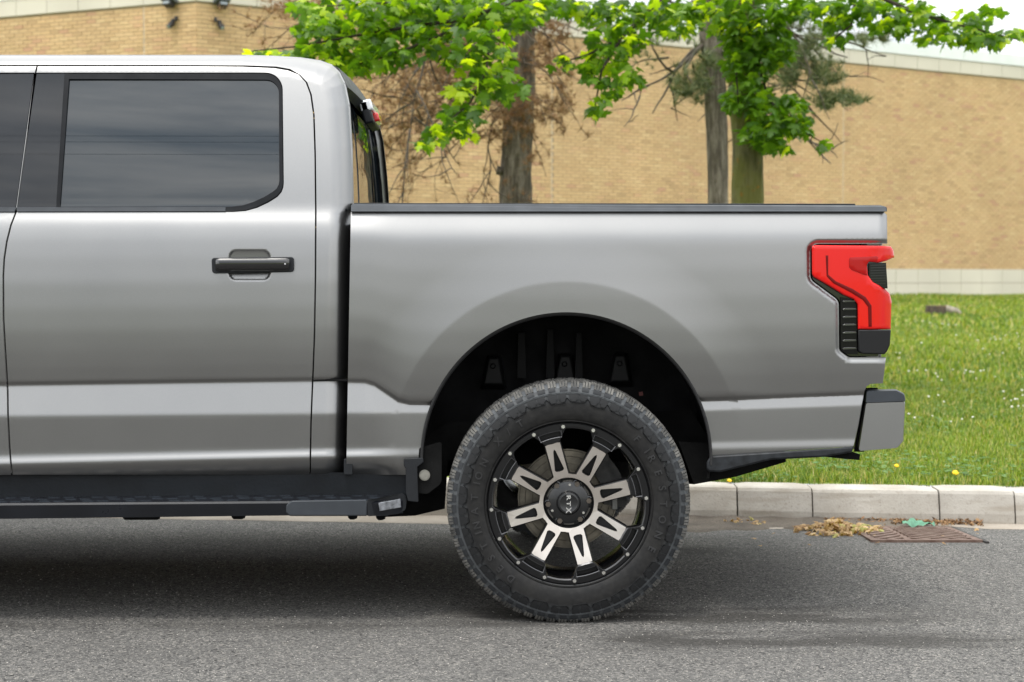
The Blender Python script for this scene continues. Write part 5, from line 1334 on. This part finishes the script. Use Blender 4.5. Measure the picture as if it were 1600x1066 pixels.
# four small fittings by the corner
blk = mat('black_fitting', (.02, .02, .022), .45); gry = mat('slate_fitting', (.10, .115, .14), .45); glow = mat('fitting_glass', (.25, .28, .3), .1)
def fitting(px, py, u, n_, kind, label, cat):
    s = s_at(px, uR) if u is uR else None
    if u is uL:
        lo, hi = 0, 10
        for _ in range(50):
            m_ = (lo+hi)/2
            if pxof(wallpt(uL, nL, m_, 0, 5))[0] > px: lo = m_
            else: hi = m_
        s = lo
    zz = 5.
    for _ in range(30):
        zz += (pxof(wallpt(u, n_, s, 0, zz))[1] - py)/90.
    base = Vector(wallpt(u, n_, s, .01, zz)); o = tag(empty('floodlight' if kind == 'flood' else 'security_camera', base), label, cat, 'fittings at the top of the brick corner')
    M4 = Matrix.Translation(base) @ Matrix(((u.x, n_.x, 0, 0), (u.y, n_.y, 0, 0), (0, 0, 1, 0), (0, 0, 0, 1)))
    def part(nm, boxes, m, rot=0, bv=.01):
        mb = MB(); 
        for bx in boxes: mb.box(*bx, M=M4 @ Matrix.Rotation(rot, 4, 'X'))
        return bevel(mb.build(nm, m, o), bv)
    part('mount', [(-.03, .03, -.0, .06, -.03, .03)], blk)
    if kind == 'flood':
        part('housing', [(-.13, .13, .05, .24, .0, .07)], gry, .35); part('lamp_head', [(-.085, .085, .06, .2, -.09, .0)], blk, .35, .02); part('lens', [(-.06, .06, .201, .206, -.07, -.02)], glow, .35, .001)
    else:
        part('camera_body', [(-.045, .045, .05, .20, -.05, .03)], blk, -.6, .02); part('lens', [(-.03, .03, .2, .206, -.035, .02)], glow, -.6, .001); part('bracket', [(-.1, -.05, .02, .07, -.01, .07)], blk, 0, .01)
fitting(272, 9, uL, nL, 'flood', 'slate wall floodlight high on the left face of the brick corner', 'floodlight')
fitting(344, 10, uR, nR, 'flood', 'slate wall floodlight high on the right face of the brick corner', 'floodlight')
fitting(273, 33, uL, nL, 'cam', 'small black security camera under the floodlight left of the brick corner', 'security camera')
fitting(343, 35, uR, nR, 'cam', 'small black security camera under the floodlight right of the brick corner', 'security camera')
# ================================================================== TREES
def bark(name, a, b_, sc=6, moss=None):
    k = NT(name); n = k.noise(sc, 8, .65, mapping=(3.2, 3.2, .55)); n2 = k.noise(22, 5); n3 = k.noise(2.2, 4)
    c = k.ramp(n, [(.30, tuple(x*.45 for x in a)), (.46, a), (.62, b_), (.8, tuple(min(1, x*1.25) for x in b_))])
    if moss: c = k.mix(k.rng(n3, .42, .58, 0, .75), c, moss); c = k.mix(k.rng(n2, .62, .72, 0, .8), c, (.30, .14, .015))
    k.col(c); k.rough(.92); k.bump(k.math('ADD', n, k.math('MULTIPLY', n2, .3)), 1., .05); return k.m
M['pine_bark'] = bark('pine_bark', (.11, .09, .068), (.25, .215, .175)); M['maple_bark'] = bark('mossy_maple_bark', (.11, .095, .055), (.21, .18, .11), 9, (.17, .17, .03)); M['twig'] = mat('dark_twig', (.040, .030, .022), .9, var=(9, .4)); M['pine_twig'] = mat('grey_twig', (.085, .068, .052), .9, var=(9, .4))
def trunk(mb, pts, radii, n=22, wob=.05, seed=0):
    """tapered trunk with an uneven, bark-ridged outline"""
    r_ = random.Random(seed); P = resample([tuple(p) for p in pts], .09, closed=False); A = np.array(P); zs = np.array([p[2] for p in pts]); rr = np.interp(A[:, 2], zs, radii)
    ph = [r_.random()*6.28 for _ in range(12)]; vs = []; fs = []
    for i, p in enumerate(A):
        for k in range(n):
            a = 2*math.pi*k/n; z = p[2]
            q = rr[i]*(1 + wob*(math.sin(3*a + 2.1*z + ph[0]) + .7*math.sin(7*a - 3*z + ph[1]) + .6*math.sin(5*z + ph[2] + 2*a) + .5*math.sin(11*a + 9*z + ph[3])) + wob*.5*r_.uniform(-1, 1))
            vs.append((p[0] + q*math.cos(a), p[1] + q*math.sin(a), z))
    for i in range(len(A)-1):
        for k in range(n): fs.append((i*n+k, i*n+(k+1) % n, (i+1)*n+(k+1) % n, (i+1)*n+k))
    mb.add(vs, fs)
def base_z(x, y): return float(lawn(np.array(x), y)) - .05
# ---- maple
YM = 13.2
def tp(px, py, Y): return Vector(ray(px, py, Y))
mbx, mby = tp(1169, 700, YM).x, YM
maple = tag(empty('maple_tree', (mbx, mby, base_z(mbx, mby))), 'leafy green maple with a mossy straight trunk growing on the lawn', 'tree')
mt = MB(); pts = [(mbx, mby, base_z(mbx, mby))] + [tuple(tp(x, y, YM)) for x, y in ((1168, 320), (1169, 230), (1164, 120), (1160, 0), (1156, -160), (1150, -420))]
trunk(mt, pts, [.17, .128, .122, .128, .135, .12, .07], wob=.028, seed=2)
mt.build('trunk', M['maple_bark'], maple, smooth=True)
bra = MB()
def branch(mb, pix, r0, r1):
    """pix: (px, py, depth)"""
    P = [tp(*p) for p in pix]; n = len(P); mb.tube(P, [r0 + (r1-r0)*i/(n-1) for i in range(n)], 6)
MBR = [
 [(1158, -170, 13.2), (1050, -90, 12.6), (930, -45, 12.2), (810, 0, 11.9), (770, 15, 11.8), (715, 32, 11.8), (640, 42, 11.8), (560, 55, 11.8), (470, 72, 11.8), (395, 80, 11.8)],
 [(770, 15, 11.8), (765, 60, 11.7), (760, 110, 11.6), (735, 160, 11.6), (690, 200, 11.6), (655, 232, 11.6)],
 [(715, 32, 11.8), (690, 55, 11.8), (640, 75, 11.8), (590, 92, 11.8), (545, 105, 11.8)],
 [(1158, -60, 13.1), (1090, -30, 12.6), (1020, 10, 12.2), (970, 60, 12.), (940, 110, 11.9), (930, 165, 11.9)], [(970, 60, 12.), (920, 85, 11.9), (870, 100, 11.9)],
 [(1166, 40, 13.1), (1180, 90, 12.9), (1200, 150, 12.8), (1225, 190, 12.7), (1290, 225, 12.7)], [(1166, 60, 13.1), (1150, 110, 12.8), (1155, 180, 12.7)],
 [(1158, -150, 13.2), (1260, -80, 12.8), (1340, -20, 12.6), (1430, 20, 12.4), (1520, 45, 12.3), (1590, 62, 12.3)], [(1340, -20, 12.6), (1330, 40, 12.5), (1290, 70, 12.5)],
 [(930, -45, 12.2), (860, -20, 12.1), (800, -30, 12.)], [(810, 0, 11.9), (720, -10, 11.9), (600, 5, 11.9), (500, 10, 11.9)]]
for i, b in enumerate(MBR): branch(bra, b, .030 if i in (0, 3, 7) else .014, .004)
bra.build('branches', M['twig'], maple, smooth=True)
maple_leaf_mat = leafmat('maple_leaf', [(0, (.035, .09, .006)), (.3, (.065, .145, .008)), (.55, (.10, .20, .010)), (.78, (.18, .30, .012)), (.9, (.30, .42, .014)), (1, (.42, .52, .02))], .52, .42, tcol=2.3)
# clumps: (px, py, rx, ry, depth, count, young) – young clumps carry paler leaves
CL = [(1085, 14, 48, 16, 12.7, 34, .4), (1065, 38, 36, 14, 12.5, 18, .5), (1135, 30, 26, 36, 12.9, 34, .15), (1250, 10, 50, 16, 12.8, 26, .2), (1300, 34, 30, 12, 12.7, 12, .3), (860, 4, 60, 10, 12.2, 24, .3), (500, 40, 46, 24, 11.8, 46, .25), (500, 8, 40, 16, 11.9, 24, .5), (600, 4, 70, 14, 12.1, 50, .2), (700, 4, 70, 14, 12.1, 50, .2), (800, 20, 60, 20, 12.1, 40, .2), (880, 8, 40, 12, 12.1, 20, .3), (600, 90, 40, 18, 11.7, 30, .3), (430, 82, 46, 7, 11.8, 22, .8), (500, 78, 45, 14, 11.8, 34, .35), (545, 100, 36, 20, 11.8, 44, .35), (560, 55, 48, 40, 11.9, 92, .15),
      (620, 20, 60, 34, 11.9, 95, .12), (640, 62, 60, 30, 11.8, 75, .2), (700, 20, 60, 26, 11.9, 60, .2), (770, 15, 60, 26, 11.9, 50, .2), (740, 60, 60, 28, 11.7, 58, .2), (820, 10, 55, 16, 12., 30, .3), (720, 88, 40, 10, 11.8, 20, .5),
      (765, 100, 42, 30, 11.6, 50, .2), (745, 140, 36, 26, 11.6, 42, .25), (800, 140, 26, 12, 11.7, 14, .1), (722, 178, 34, 20, 11.6, 34, .35), (690, 205, 26, 15, 11.6, 22, .7), (664, 224, 14, 9, 11.6, 8, .95), (728, 208, 18, 10, 11.6, 10, .8),
      (960, 20, 70, 22, 12.2, 66, .4), (1040, 14, 50, 18, 12.2, 36, .3), (965, 60, 50, 24, 12., 50, .35), (935, 100, 30, 26, 12., 34, .35), (950, 140, 22, 20, 12., 18, .25), (930, 172, 14, 12, 11.9, 10, .4), (880, 97, 22, 10, 12., 12, .85), (985, 110, 22, 18, 12., 14, .1), (1035, 45, 30, 12, 12.2, 12, .6),
      (1180, 20, 46, 34, 13., 66, .1), (1200, 70, 40, 36, 12.9, 70, .05), (1170, 95, 38, 34, 12.9, 60, .05), (1170, 150, 40, 26, 12.8, 50, .08), (1215, 165, 44, 22, 12.7, 46, .08), (1245, 190, 34, 14, 12.7, 26, .1), (1190, 208, 34, 22, 12.7, 40, .08), (1215, 225, 16, 10, 12.7, 6, .1), (1288, 224, 10, 9, 12.6, 3, .12), (1255, 205, 18, 8, 12.7, 5, .1), (1165, 60, 34, 30, 12.9, 40, .1),
      (1270, 10, 40, 14, 12.7, 18, .4), (1340, 14, 44, 22, 12.6, 40, .3), (1390, 30, 34, 22, 12.5, 28, .25), (1440, 30, 40, 22, 12.5, 40, .25), (1500, 45, 40, 20, 12.4, 40, .25), (1540, 60, 30, 14, 12.4, 18, .35), (1585, 50, 20, 10, 12.3, 10, .5), (1460, 60, 26, 8, 12.4, 8, .3), (1310, 58, 24, 12, 12.6, 12, .6), (1530, 20, 40, 14, 12.5, 14, .2), (1400, 4, 50, 10, 12.6, 14, .4)]
rl = random.Random(12); lf_items = []; tones = []; stems = MB()
for cx_, cy_, rx_, ry_, dep, cnt, yg in CL:
    for _ in range(int(cnt*(1.5 if cx_ < 900 else 1.8 if cx_ < 1100 else 2.5 if cx_ < 1300 else 1.9))):
        r = math.sqrt(rl.random()); a = rl.random()*6.283; px = cx_ + rx_*r*math.cos(a); py = cy_ + ry_*r*math.sin(a); Y = dep + rl.uniform(-.30, .45)
        p = tp(px, py, Y); s = rl.uniform(.068, .125)*(.85 if yg > .5 else 1)
        yaw = rl.random()*6.283; pitch = rl.gauss(-.55, .38); R_ = rotm(yaw, pitch, rl.gauss(0, .4), s)
        lf_items.append((tuple(p), R_)); young = rl.random() < yg; tones.append(rl.uniform(.76, 1.) if young else rl.uniform(0, .74)**(1.7 if 1100 < cx_ < 1300 else 1.15))
# unseen upper crown, so the tree is whole from elsewhere and lights the leaves as a crown does
for _ in range(2600):
    a = rl.random()*6.283; rr = 3.6*math.sqrt(rl.random()); zz = rl.uniform(3.7, 8.); x = mbx - .6 + rr*math.cos(a)*1.15; y = mby + rr*math.sin(a)
    x_, y_ = pxof((x, y, zz))
    if y_ > -25 and abs(x_-800) < 850: continue
    lf_items.append(((x, y, zz), rotm(rl.random()*6.283, rl.gauss(-.5, .4), rl.gauss(0, .4), rl.uniform(.09, .14)))); tones.append(rl.uniform(0, .8))
order = list(range(sum(int(c[5]*(1.5 if c[0] < 900 else 1.8 if c[0] < 1100 else 2.5 if c[0] < 1300 else 1.9)) for c in CL))); rl.shuffle(order); sel = set(order[:290])
lb_ = leaf_mesh(.22, .18)
scatter('foliage', maple_leaf_mat, [x for i, x in enumerate(lf_items) if i not in sel], lb_, maple, tone=[x for i, x in enumerate(tones) if i not in sel])
lmesh = bpy.data.meshes.new('leaf'); lmesh.from_pydata([tuple(v) for v in lb_[0]], [], lb_[1]); lmesh.materials.append(maple_leaf_mat)
for i in sorted(sel):
    o = bpy.data.objects.new('leaf', lmesh); COL.objects.link(o); o.parent = maple; p, R_ = lf_items[i]
    m4 = Matrix([list(R_[k]) for k in range(3)]).to_4x4(); m4.translation = Vector(p) - maple.location; o.matrix_basis = m4
# ---- pines
need = (np.array([(-.010, 0, 0), (.010, 0, 0), (0, 1, 0)]), [(0, 1, 2)])
def tuft(items, tl, c, n, ln, spread=1.2, axis=None, r_=rl):
    ax = Vector(axis or (r_.uniform(-1, 1), r_.uniform(-1, 1), r_.uniform(-.2, 1))).normalized()
    for _ in range(n):
        d = (ax + Vector((r_.gauss(0, 1), r_.gauss(0, 1), r_.gauss(0, 1)))*spread*.5).normalized(); q = Vector((0, 1, 0)).rotation_difference(d).to_matrix() @ Matrix.Rotation(r_.random()*3.14, 3, 'Y')
        L_ = ln*r_.uniform(.6, 1.1); m3 = np.array(q) @ np.diag([.28*ln/.1, L_, 1]); items.append((tuple(c), m3)); tl.append(r_.random())
green_needle = leafmat('pine_needle', [(0, (.06, .095, .04)), (.4, (.10, .14, .06)), (.75, (.17, .20, .09)), (1, (.26, .23, .12))], .15, .6)
dead_needle = leafmat('dead_pine_needle', [(0, (.14, .07, .035)), (.4, (.25, .135, .07)), (.8, (.34, .20, .11)), (1, (.20, .15, .08))], .15, .8)
YP1, YP2 = 16.5, 16.0
def crooked(mb, p, d, L_, r, depth, seed, ends=None, bend=.25, m=0):
    r_ = random.Random(seed); pts = [Vector(p)]; d = Vector(d).normalized(); k = max(4, int(L_/.12))
    for i in range(k):
        d = (d + Vector((r_.gauss(0, bend), r_.gauss(0, bend), r_.gauss(0, bend) - .02))).normalized(); pts.append(pts[-1] + d*L_/k)
        if depth > 0 and r_.random() < .55:
            dd = (d + Vector((r_.gauss(0, .8), r_.gauss(0, .8), r_.gauss(0, .6)))).normalized(); crooked(mb, pts[-1], dd, L_*r_.uniform(.3, .55), r*.55, depth-1, seed*7 + i, ends, bend)
    mb.tube(pts, [r*(1 - .7*i/k) for i in range(k+1)], 5, m)
    if ends is not None: ends += pts[k//2:]
# dead pine
x1 = tp(806, 700, YP1).x; pine1 = tag(empty('pine_tree', (x1, YP1, base_z(x1, YP1))), 'mostly dead pine with brown needles and tangled bare twigs behind the truck bed', 'tree')
t1 = MB(); trunk(t1, [(x1, YP1, base_z(x1, YP1))] + [tuple(tp(x, y, YP1)) for x, y in ((806, 330), (805, 270), (809, 215), (812, 150), (817, 60), (822, -20), (826, -300), (826, -600))], [.21, .162, .155, .15, .145, .125, .12, .10, .04], wob=.05, seed=5)
t1.cyl(tuple(tp(786, 268, YP1-.05)), (-1, -.3, .2), .045, .06, 8); t1.build('trunk', M['pine_bark'], pine1, smooth=True)
bb = MB(); ends = []
def aim(a, b): return (b - a)
for j, (sx, sy, ex_, ey, r) in enumerate([(800, 95, 610, 190, .026), (800, 120, 625, 185, .028), (800, 60, 590, 110, .02), (800, 40, 570, 150, .02), (800, 20, 640, 60, .02), (800, 150, 620, 240, .016), (815, 40, 890, 90, .02), (815, 60, 870, 180, .016), (818, 20, 900, 60, .022), (815, 110, 860, 190, .012), (800, 200, 760, 215, .008), (815, 150, 850, 235, .010), (805, 10, 700, 100, .018), (816, 0, 890, 20, .02), (808, 0, 470, 20, .03), (700, 8, 430, 15, .016)]):
    for q in range(2 if j < 9 else 1):
        a = tp(sx, sy, YP1); b = tp(ex_, ey + q*22, YP1 - .8 + .8*rl.random()); crooked(bb, a, aim(a, b), (b-a).length, r*(.72-.25*q), 2, 31 + j*3 + q, ends, .16)
bb.build('branches', M['pine_twig'], pine1, smooth=True)
ni = []; tl_ = []
for p in ends:
    if rl.random() < .8: tuft(ni, tl_, p, rl.choice((9, 14, 18)), .10, 1.8)
for cx_, cy_, rx_, ry_, cnt in ((820, 170, 55, 34, 90), (800, 185, 34, 22, 50), (620, 185, 50, 50, 90), (640, 130, 70, 60, 90), (850, 60, 40, 50, 70), (870, 130, 26, 50, 40), (460, 12, 60, 16, 90), (700, 130, 60, 50, 40), (610, 225, 26, 20, 20)):
    for _ in range(cnt): tuft(ni, tl_, tp(cx_ + rl.gauss(0, rx_*.5), cy_ + rl.gauss(0, ry_*.5), YP1 + rl.uniform(-.6, .4)), rl.choice((14, 20, 26)), .10, 2.)
scatter('needles', dead_needle, ni, need, pine1, tone=tl_)
# living pine
x2 = tp(1124, 700, YP2).x; pine2 = tag(empty('pine_tree', (x2, YP2, base_z(x2, YP2))), 'slim pine with tufts of green needles close beside the maple trunk', 'tree')
t2 = MB(); trunk(t2, [(x2, YP2, base_z(x2, YP2))] + [tuple(tp(x, y, YP2)) for x, y in ((1123, 330), (1122, 270), (1120, 200), (1116, 130), (1110, 60), (1108, -10), (1104, -260), (1100, -560))], [.14, .098, .10, .10, .105, .112, .108, .08, .03], wob=.045, seed=8); t2.build('trunk', M['pine_bark'], pine2, smooth=True)
bb = MB(); ends = []
for j, (sx, sy, ex_, ey, r, dp) in enumerate([(1112, 60, 1020, 118, .028, 2), (1095, 70, 1000, 150, .020, 1), (1108, 25, 1010, 12, .022, 2), (1045, 90, 985, 125, .012, 1), (1000, 150, 975, 215, .010, 1), (1115, 80, 1210, 90, .02, 2), (1115, 100, 1320, 165, .024, 2), (1115, 60, 1290, 90, .02, 2), (1110, 20, 1340, 60, .022, 2), (1110, -20, 1250, 20, .02, 2), (1200, 0, 1310, 110, .014, 1), (1200, 5, 1260, 60, .012, 1), (1115, 130, 1060, 165, .012, 1), (1300, 60, 1400, 75, .012, 1), (1108, 0, 1040, 40, .016, 1)]):
    a = tp(sx, sy, YP2); b = tp(ex_, ey, YP2 + rl.uniform(-.6, .6)); crooked(bb, a, aim(a, b), (b-a).length, r, dp, 91 + j*5, ends, .13)
bb.build('branches', M['pine_twig'], pine2, smooth=True)
ni = []; tl_ = []
for cx_, cy_, rx_, ry_, cnt, ln in ((1068, 138, 22, 22, 24, .15), (1098, 125, 24, 36, 34, .14), (1115, 100, 18, 40, 16, .13), (1250, 95, 44, 30, 60, .12), (1290, 120, 30, 20, 34, .13), (1230, 120, 34, 26, 34, .11), (1310, 155, 34, 10, 30, .13), (1285, 165, 22, 8, 18, .12), (1340, 158, 12, 7, 9, .11), (1240, 40, 30, 14, 22, .1), (1290, 50, 30, 14, 20, .1), (1350, 62, 40, 8, 22, .11), (1380, 55, 16, 10, 10, .1), (1050, 62, 30, 12, 9, .1), (1010, 90, 26, 20, 9, .09), (1270, 70, 24, 14, 18, .1), (1150, 60, 30, 40, 24, .12)):
    for _ in range(int(cnt*1.5)): tuft(ni, tl_, tp(cx_ + rl.gauss(0, rx_*.48), cy_ + rl.gauss(0, ry_*.48), YP2 + rl.uniform(-.5, .3)), 26, ln, 1.3, axis=(rl.uniform(-1, 1), rl.uniform(-1, .4), rl.uniform(0, 1.2)))
scatter('needles', green_needle, ni, need, pine2, tone=tl_)
# ---- stump
sx_, sy_, sz_ = ray(1465, 484, 27.6); sz_ = float(lawn(np.array(sx_), sy_))
stump = tag(empty('tree_stump', (sx_, sy_, sz_)), 'low weathered tree stump cut off in the lawn before the building', 'stump')
st_ = MB(); trunk(st_, [(sx_, sy_, sz_-.1), (sx_+.01, sy_, sz_+.06), (sx_, sy_, sz_+.15)], [.28, .23, .20], 24, .06, 4); st_.build('bark', bark('stump_bark', (.045, .034, .022), (.10, .075, .05)), stump, smooth=True)
sc2 = MB(); sc2.cyl((sx_, sy_, sz_+.12), (0, 0, 1), .20, .035, 20); sc2.build('cut_face', mat('stump_cut', (.13, .085, .05), .8, var=(14, .4)), stump)
sr = MB(); sr.tube([(sx_+.1, sy_-.15, sz_+.1), (sx_+.26, sy_-.2, sz_+.07), (sx_+.36, sy_-.22, sz_-.02)], [.06, .05, .03], 8); sr.build('root', mat('pale_root', (.26, .23, .18), .85, var=(12, .3)), stump, smooth=True)
# ================================================================== GRASS
blade = (np.array([(-.5, 0, 0), (.5, 0, 0), (.32, .12, .55), (-.32, .12, .55), (.0, .42, 1.)]), [(0, 1, 2), (0, 2, 3), (3, 2, 4)])
grassm = leafmat('grass_blade', [(0, (.065, .125, .010)), (.35, (.12, .205, .014)), (.65, (.185, .285, .020)), (.84, (.27, .345, .035)), (.93, (.40, .36, .12)), (1, (.50, .41, .20))], .35, .55, tcol=1.35)
def grass(x0, x1, d0, d1, n, h0, h1, w, seed):
    g = np.random.default_rng(seed); x = g.uniform(x0, x1, n); d = d0 + (d1-d0)*g.random(n); y = kline(x) + d; z = lawn(x, y) - .006
    cl = .55 + .45*np.sin(x*3.1 + np.sin(y*2.3)*2)*np.sin(y*2.7 + np.sin(x*1.7)); patch = np.sin(x*1.3+1)*np.sin(y*.9) 
    yaw = g.uniform(0, 6.283, n); hh = g.uniform(h0, h1, n)*(.75 + .5*cl); ww = w*g.uniform(.7, 1.3, n); lean = g.uniform(.3, 2.0, n)
    c, s = np.cos(yaw), np.sin(yaw); R = np.zeros((n, 3, 3))
    R[:, 0, 0] = c*ww; R[:, 1, 0] = s*ww; R[:, 0, 1] = -s*lean*hh; R[:, 1, 1] = c*lean*hh; R[:, 2, 2] = hh
    t = np.clip(g.beta(1.4, 1.9, n)*.9 + .16*patch + .12*np.sin(x*5.1+y)*np.sin(y*4.3-x), 0, .91); t = np.where(g.random(n) < .055, g.uniform(.92, 1, n), t)
    return list(zip(np.stack([x, y, z], 1), R)), t
G1 = [grass(.6, 5.6, .17, 2.4, 80000, .020, .050, .0056, 1), grass(.9, 7, 2.4, 6, 70000, .028, .055, .009, 2), grass(2, 11, 6, 15, 60000, .045, .075, .016, 3), grass(3, 16, 15, 30, 42000, .05, .085, .028, 4), grass(-7, .6, .17, 6, 26000, .035, .065, .010, 5), grass(-9, 4, 6, 24, 22000, .05, .08, .024, 6)]
P_ = np.concatenate([np.array([q[0] for q in g[0]]) for g in G1]); R_ = np.concatenate([np.array([q[1] for q in g[0]]) for g in G1]); T_ = np.concatenate([g[1] for g in G1])
class _It:
    pass
def scatter_np(name, m, P, R, base, tone):
    bv, bf = base; V = (np.einsum('nij,kj->nki', R, bv) + P[:, None, :]).reshape(-1, 3); nb, nf = len(bv), len(bf)
    Fc = (np.array(bf)[None] + (np.arange(len(P))*nb)[:, None, None]).reshape(-1, 3)
    me = bpy.data.meshes.new(name); me.vertices.add(len(V)); me.vertices.foreach_set('co', V.ravel()); me.loops.add(len(Fc)*3); me.loops.foreach_set('vertex_index', Fc.ravel().astype(np.int32))
    me.polygons.add(len(Fc)); me.polygons.foreach_set('loop_start', np.arange(0, len(Fc)*3, 3, dtype=np.int32)); me.polygons.foreach_set('loop_total', np.full(len(Fc), 3, dtype=np.int32))
    at = me.attributes.new('tone', 'FLOAT', 'FACE'); at.data.foreach_set('value', np.repeat(tone, nf).astype(np.float32)); me.materials.append(m); me.update(calc_edges=True)
    o = bpy.data.objects.new(name, me); COL.objects.link(o); o['kind'] = 'stuff'; return o
gr_ = scatter_np('grass', grassm, P_, R_, blade, T_)
# broad-leaved weeds and clover leaves through the near grass
wl = (np.array([(-.5, 0, 0), (.5, 0, 0), (.6, .5, .25), (0, 1, .15), (-.6, .5, .25)]), [(0, 1, 2), (0, 2, 3), (0, 3, 4)])
g = np.random.default_rng(21); n = 11000; x = g.uniform(.6, 7, n); d = .17 + 7*g.random(n)**1.6; keep = (np.sin(x*2.2)*np.sin(d*3.1 + x) > .05); x, d = x[keep], d[keep]; n = len(x); y = kline(x) + d; z = lawn(x, y) + g.uniform(.01, .035, n)
yaw = g.uniform(0, 6.28, n); s = g.uniform(.012, .030, n); R = np.zeros((n, 3, 3)); c, q_ = np.cos(yaw)*s, np.sin(yaw)*s; R[:, 0, 0] = c; R[:, 1, 0] = q_; R[:, 0, 1] = -q_; R[:, 1, 1] = c; R[:, 2, 2] = s
scatter_np('weeds', leafmat('weed_leaf', [(0, (.045, .12, .02)), (.6, (.08, .18, .03)), (1, (.14, .24, .06))], .3, .5), np.stack([x, y, z], 1), R, wl, g.random(n))
# clover heads, one by one
FL = [(1442, 502), (1453, 505), (1462, 507), (1472, 506), (1482, 508), (1493, 508), (1430, 526), (1452, 523), (1494, 524), (1516, 524), (1528, 532), (1548, 530), (1554, 527), (1556, 531), (1563, 530), (1571, 524), (1578, 532), (1589, 521), (1591, 526), (1592, 538), (1593, 545), (1400, 551), (1406, 552), (1546, 554), (1420, 580), (1433, 579), (1447, 579), (1462, 584), (1465, 589), (1471, 594), (1489, 578), (1507, 583), (1509, 579), (1516, 581), (1521, 582), (1532, 580), (1537, 579), (1555, 589), (1525, 592), (1597, 610), (1568, 612), (1451, 620), (1466, 618), (1475, 628), (1569, 623), (1580, 626), (1586, 624), (1590, 624), (1598, 618), (1581, 636), (1591, 635), (1599, 634), (1420, 647), (1429, 653), (1457, 650), (1486, 659), (1503, 655), (1520, 652), (1405, 560), (1536, 545), (1567, 552), (1440, 536)]
def flower_mesh(name, petals, rad, col, hgt):
    v = [(0, 0, rad*.9)]; f = []; m_ = MB()
    for lay, (k, r, z) in enumerate(((8, rad*.55, rad*.75), (9, rad, rad*.15), (9, rad*.8, -rad*.4))):
        for i in range(k): a = 6.283*i/k + lay*.3; v.append((r*math.cos(a), r*math.sin(a), z + (.12*rad if i % 2 else 0)))
    m_.v = v; m_.f = [(0, 1+i, 1+(i+1) % 8) for i in range(8)] + [(1+i, 9+i, 9+(i+1) % 9) for i in range(8)] + [(1+i, 9+(i+1) % 9, 1+(i+1) % 8) for i in range(8)] + [(9+i, 18+i, 18+(i+1) % 9, 9+(i+1) % 9) for i in range(9)]; m_.m = [0]*len(m_.f)
    m_.tube([(0, 0, -rad*.3), (.002, 0, -hgt)], .0012, 4, 1); return m_
cm = mat('clover_white', (.72, .70, .62), .8, var=(300, .15)); stm = mat('clover_stem', (.08, .16, .03), .8); f0 = None
for px, py in FL:
    # find the lawn point under this pixel
    lo, hi = 8.2, 37.
    for _ in range(40):
        Y = (lo+hi)/2; p = ray(px, py, Y)
        if p[2] - .06 > float(lawn(np.array(p[0]), Y)): lo = Y
        else: hi = Y
    p = Vector(ray(px, py, lo)); 
    if f0 is None:
        o = flower_mesh('c', 9, .011, None, .05).build('clover_flower', None, local=True, mats=[cm, stm]); f0 = o.data
    else: o = bpy.data.objects.new('clover_flower', f0); COL.objects.link(o)
    o.location = p; k = random.uniform(.5, .85)*(1 + .02*(lo-8)); o.scale = (k, k, k)
    tag(o, 'small white clover flower head standing in the green lawn', 'flower', 'white clover flowers in the lawn')
ym = mat('dandelion_yellow', (.85, .55, .01), .7); d0 = None
for px, py, lab, k in ((1493, 739, 'bright yellow dandelion near the kerb right of the rear bumper', 1.), (1401, 728, 'faded orange dandelion in the grass below the rear bumper', .75), (1140, 751, 'small yellow dandelion at the kerb edge just behind the tyre', .7)):
    lo, hi = 8.16, 37.
    for _ in range(40):
        Y = (lo+hi)/2; p = ray(px, py, Y)
        if p[2] - .045 > float(lawn(np.array(p[0]), Y)): lo = Y
        else: hi = Y
    if d0 is None: o = flower_mesh('d', 9, .017, None, .05).build('dandelion', None, local=True, mats=[ym, stm]); d0 = o.data
    else: o = bpy.data.objects.new('dandelion', d0); COL.objects.link(o)
    o.location = ray(px, py, lo); o.scale = (k, k, k*.7); tag(o, lab, 'flower', 'yellow dandelions by the kerb'); o.rotation_euler = (.5, 0, 0)
# ================================================================== WIRES across the street, mirrored in the side windows
for i, (h_, y_) in enumerate(((12.5, -8.), (12.15, -8.), (11.45, -8.))):
    mb = MB(); mb.tube([(x, y_, h_ + .9*(x/30.)**2) for x in np.linspace(-60, 60, 61)], .008, 5)
    tag(mb.build('overhead_wire', mat('wire_black', (.01, .01, .01), .6)), ['uppermost', 'middle', 'lowest'][i] + ' of three utility wires mirrored in the truck window', 'utility wire', 'utility wires across the street')
for o in bpy.data.objects:
    if o.type == 'MESH' and o.parent is None and 'kind' not in o and 'category' not in o: print('UNTAGGED', o.name)
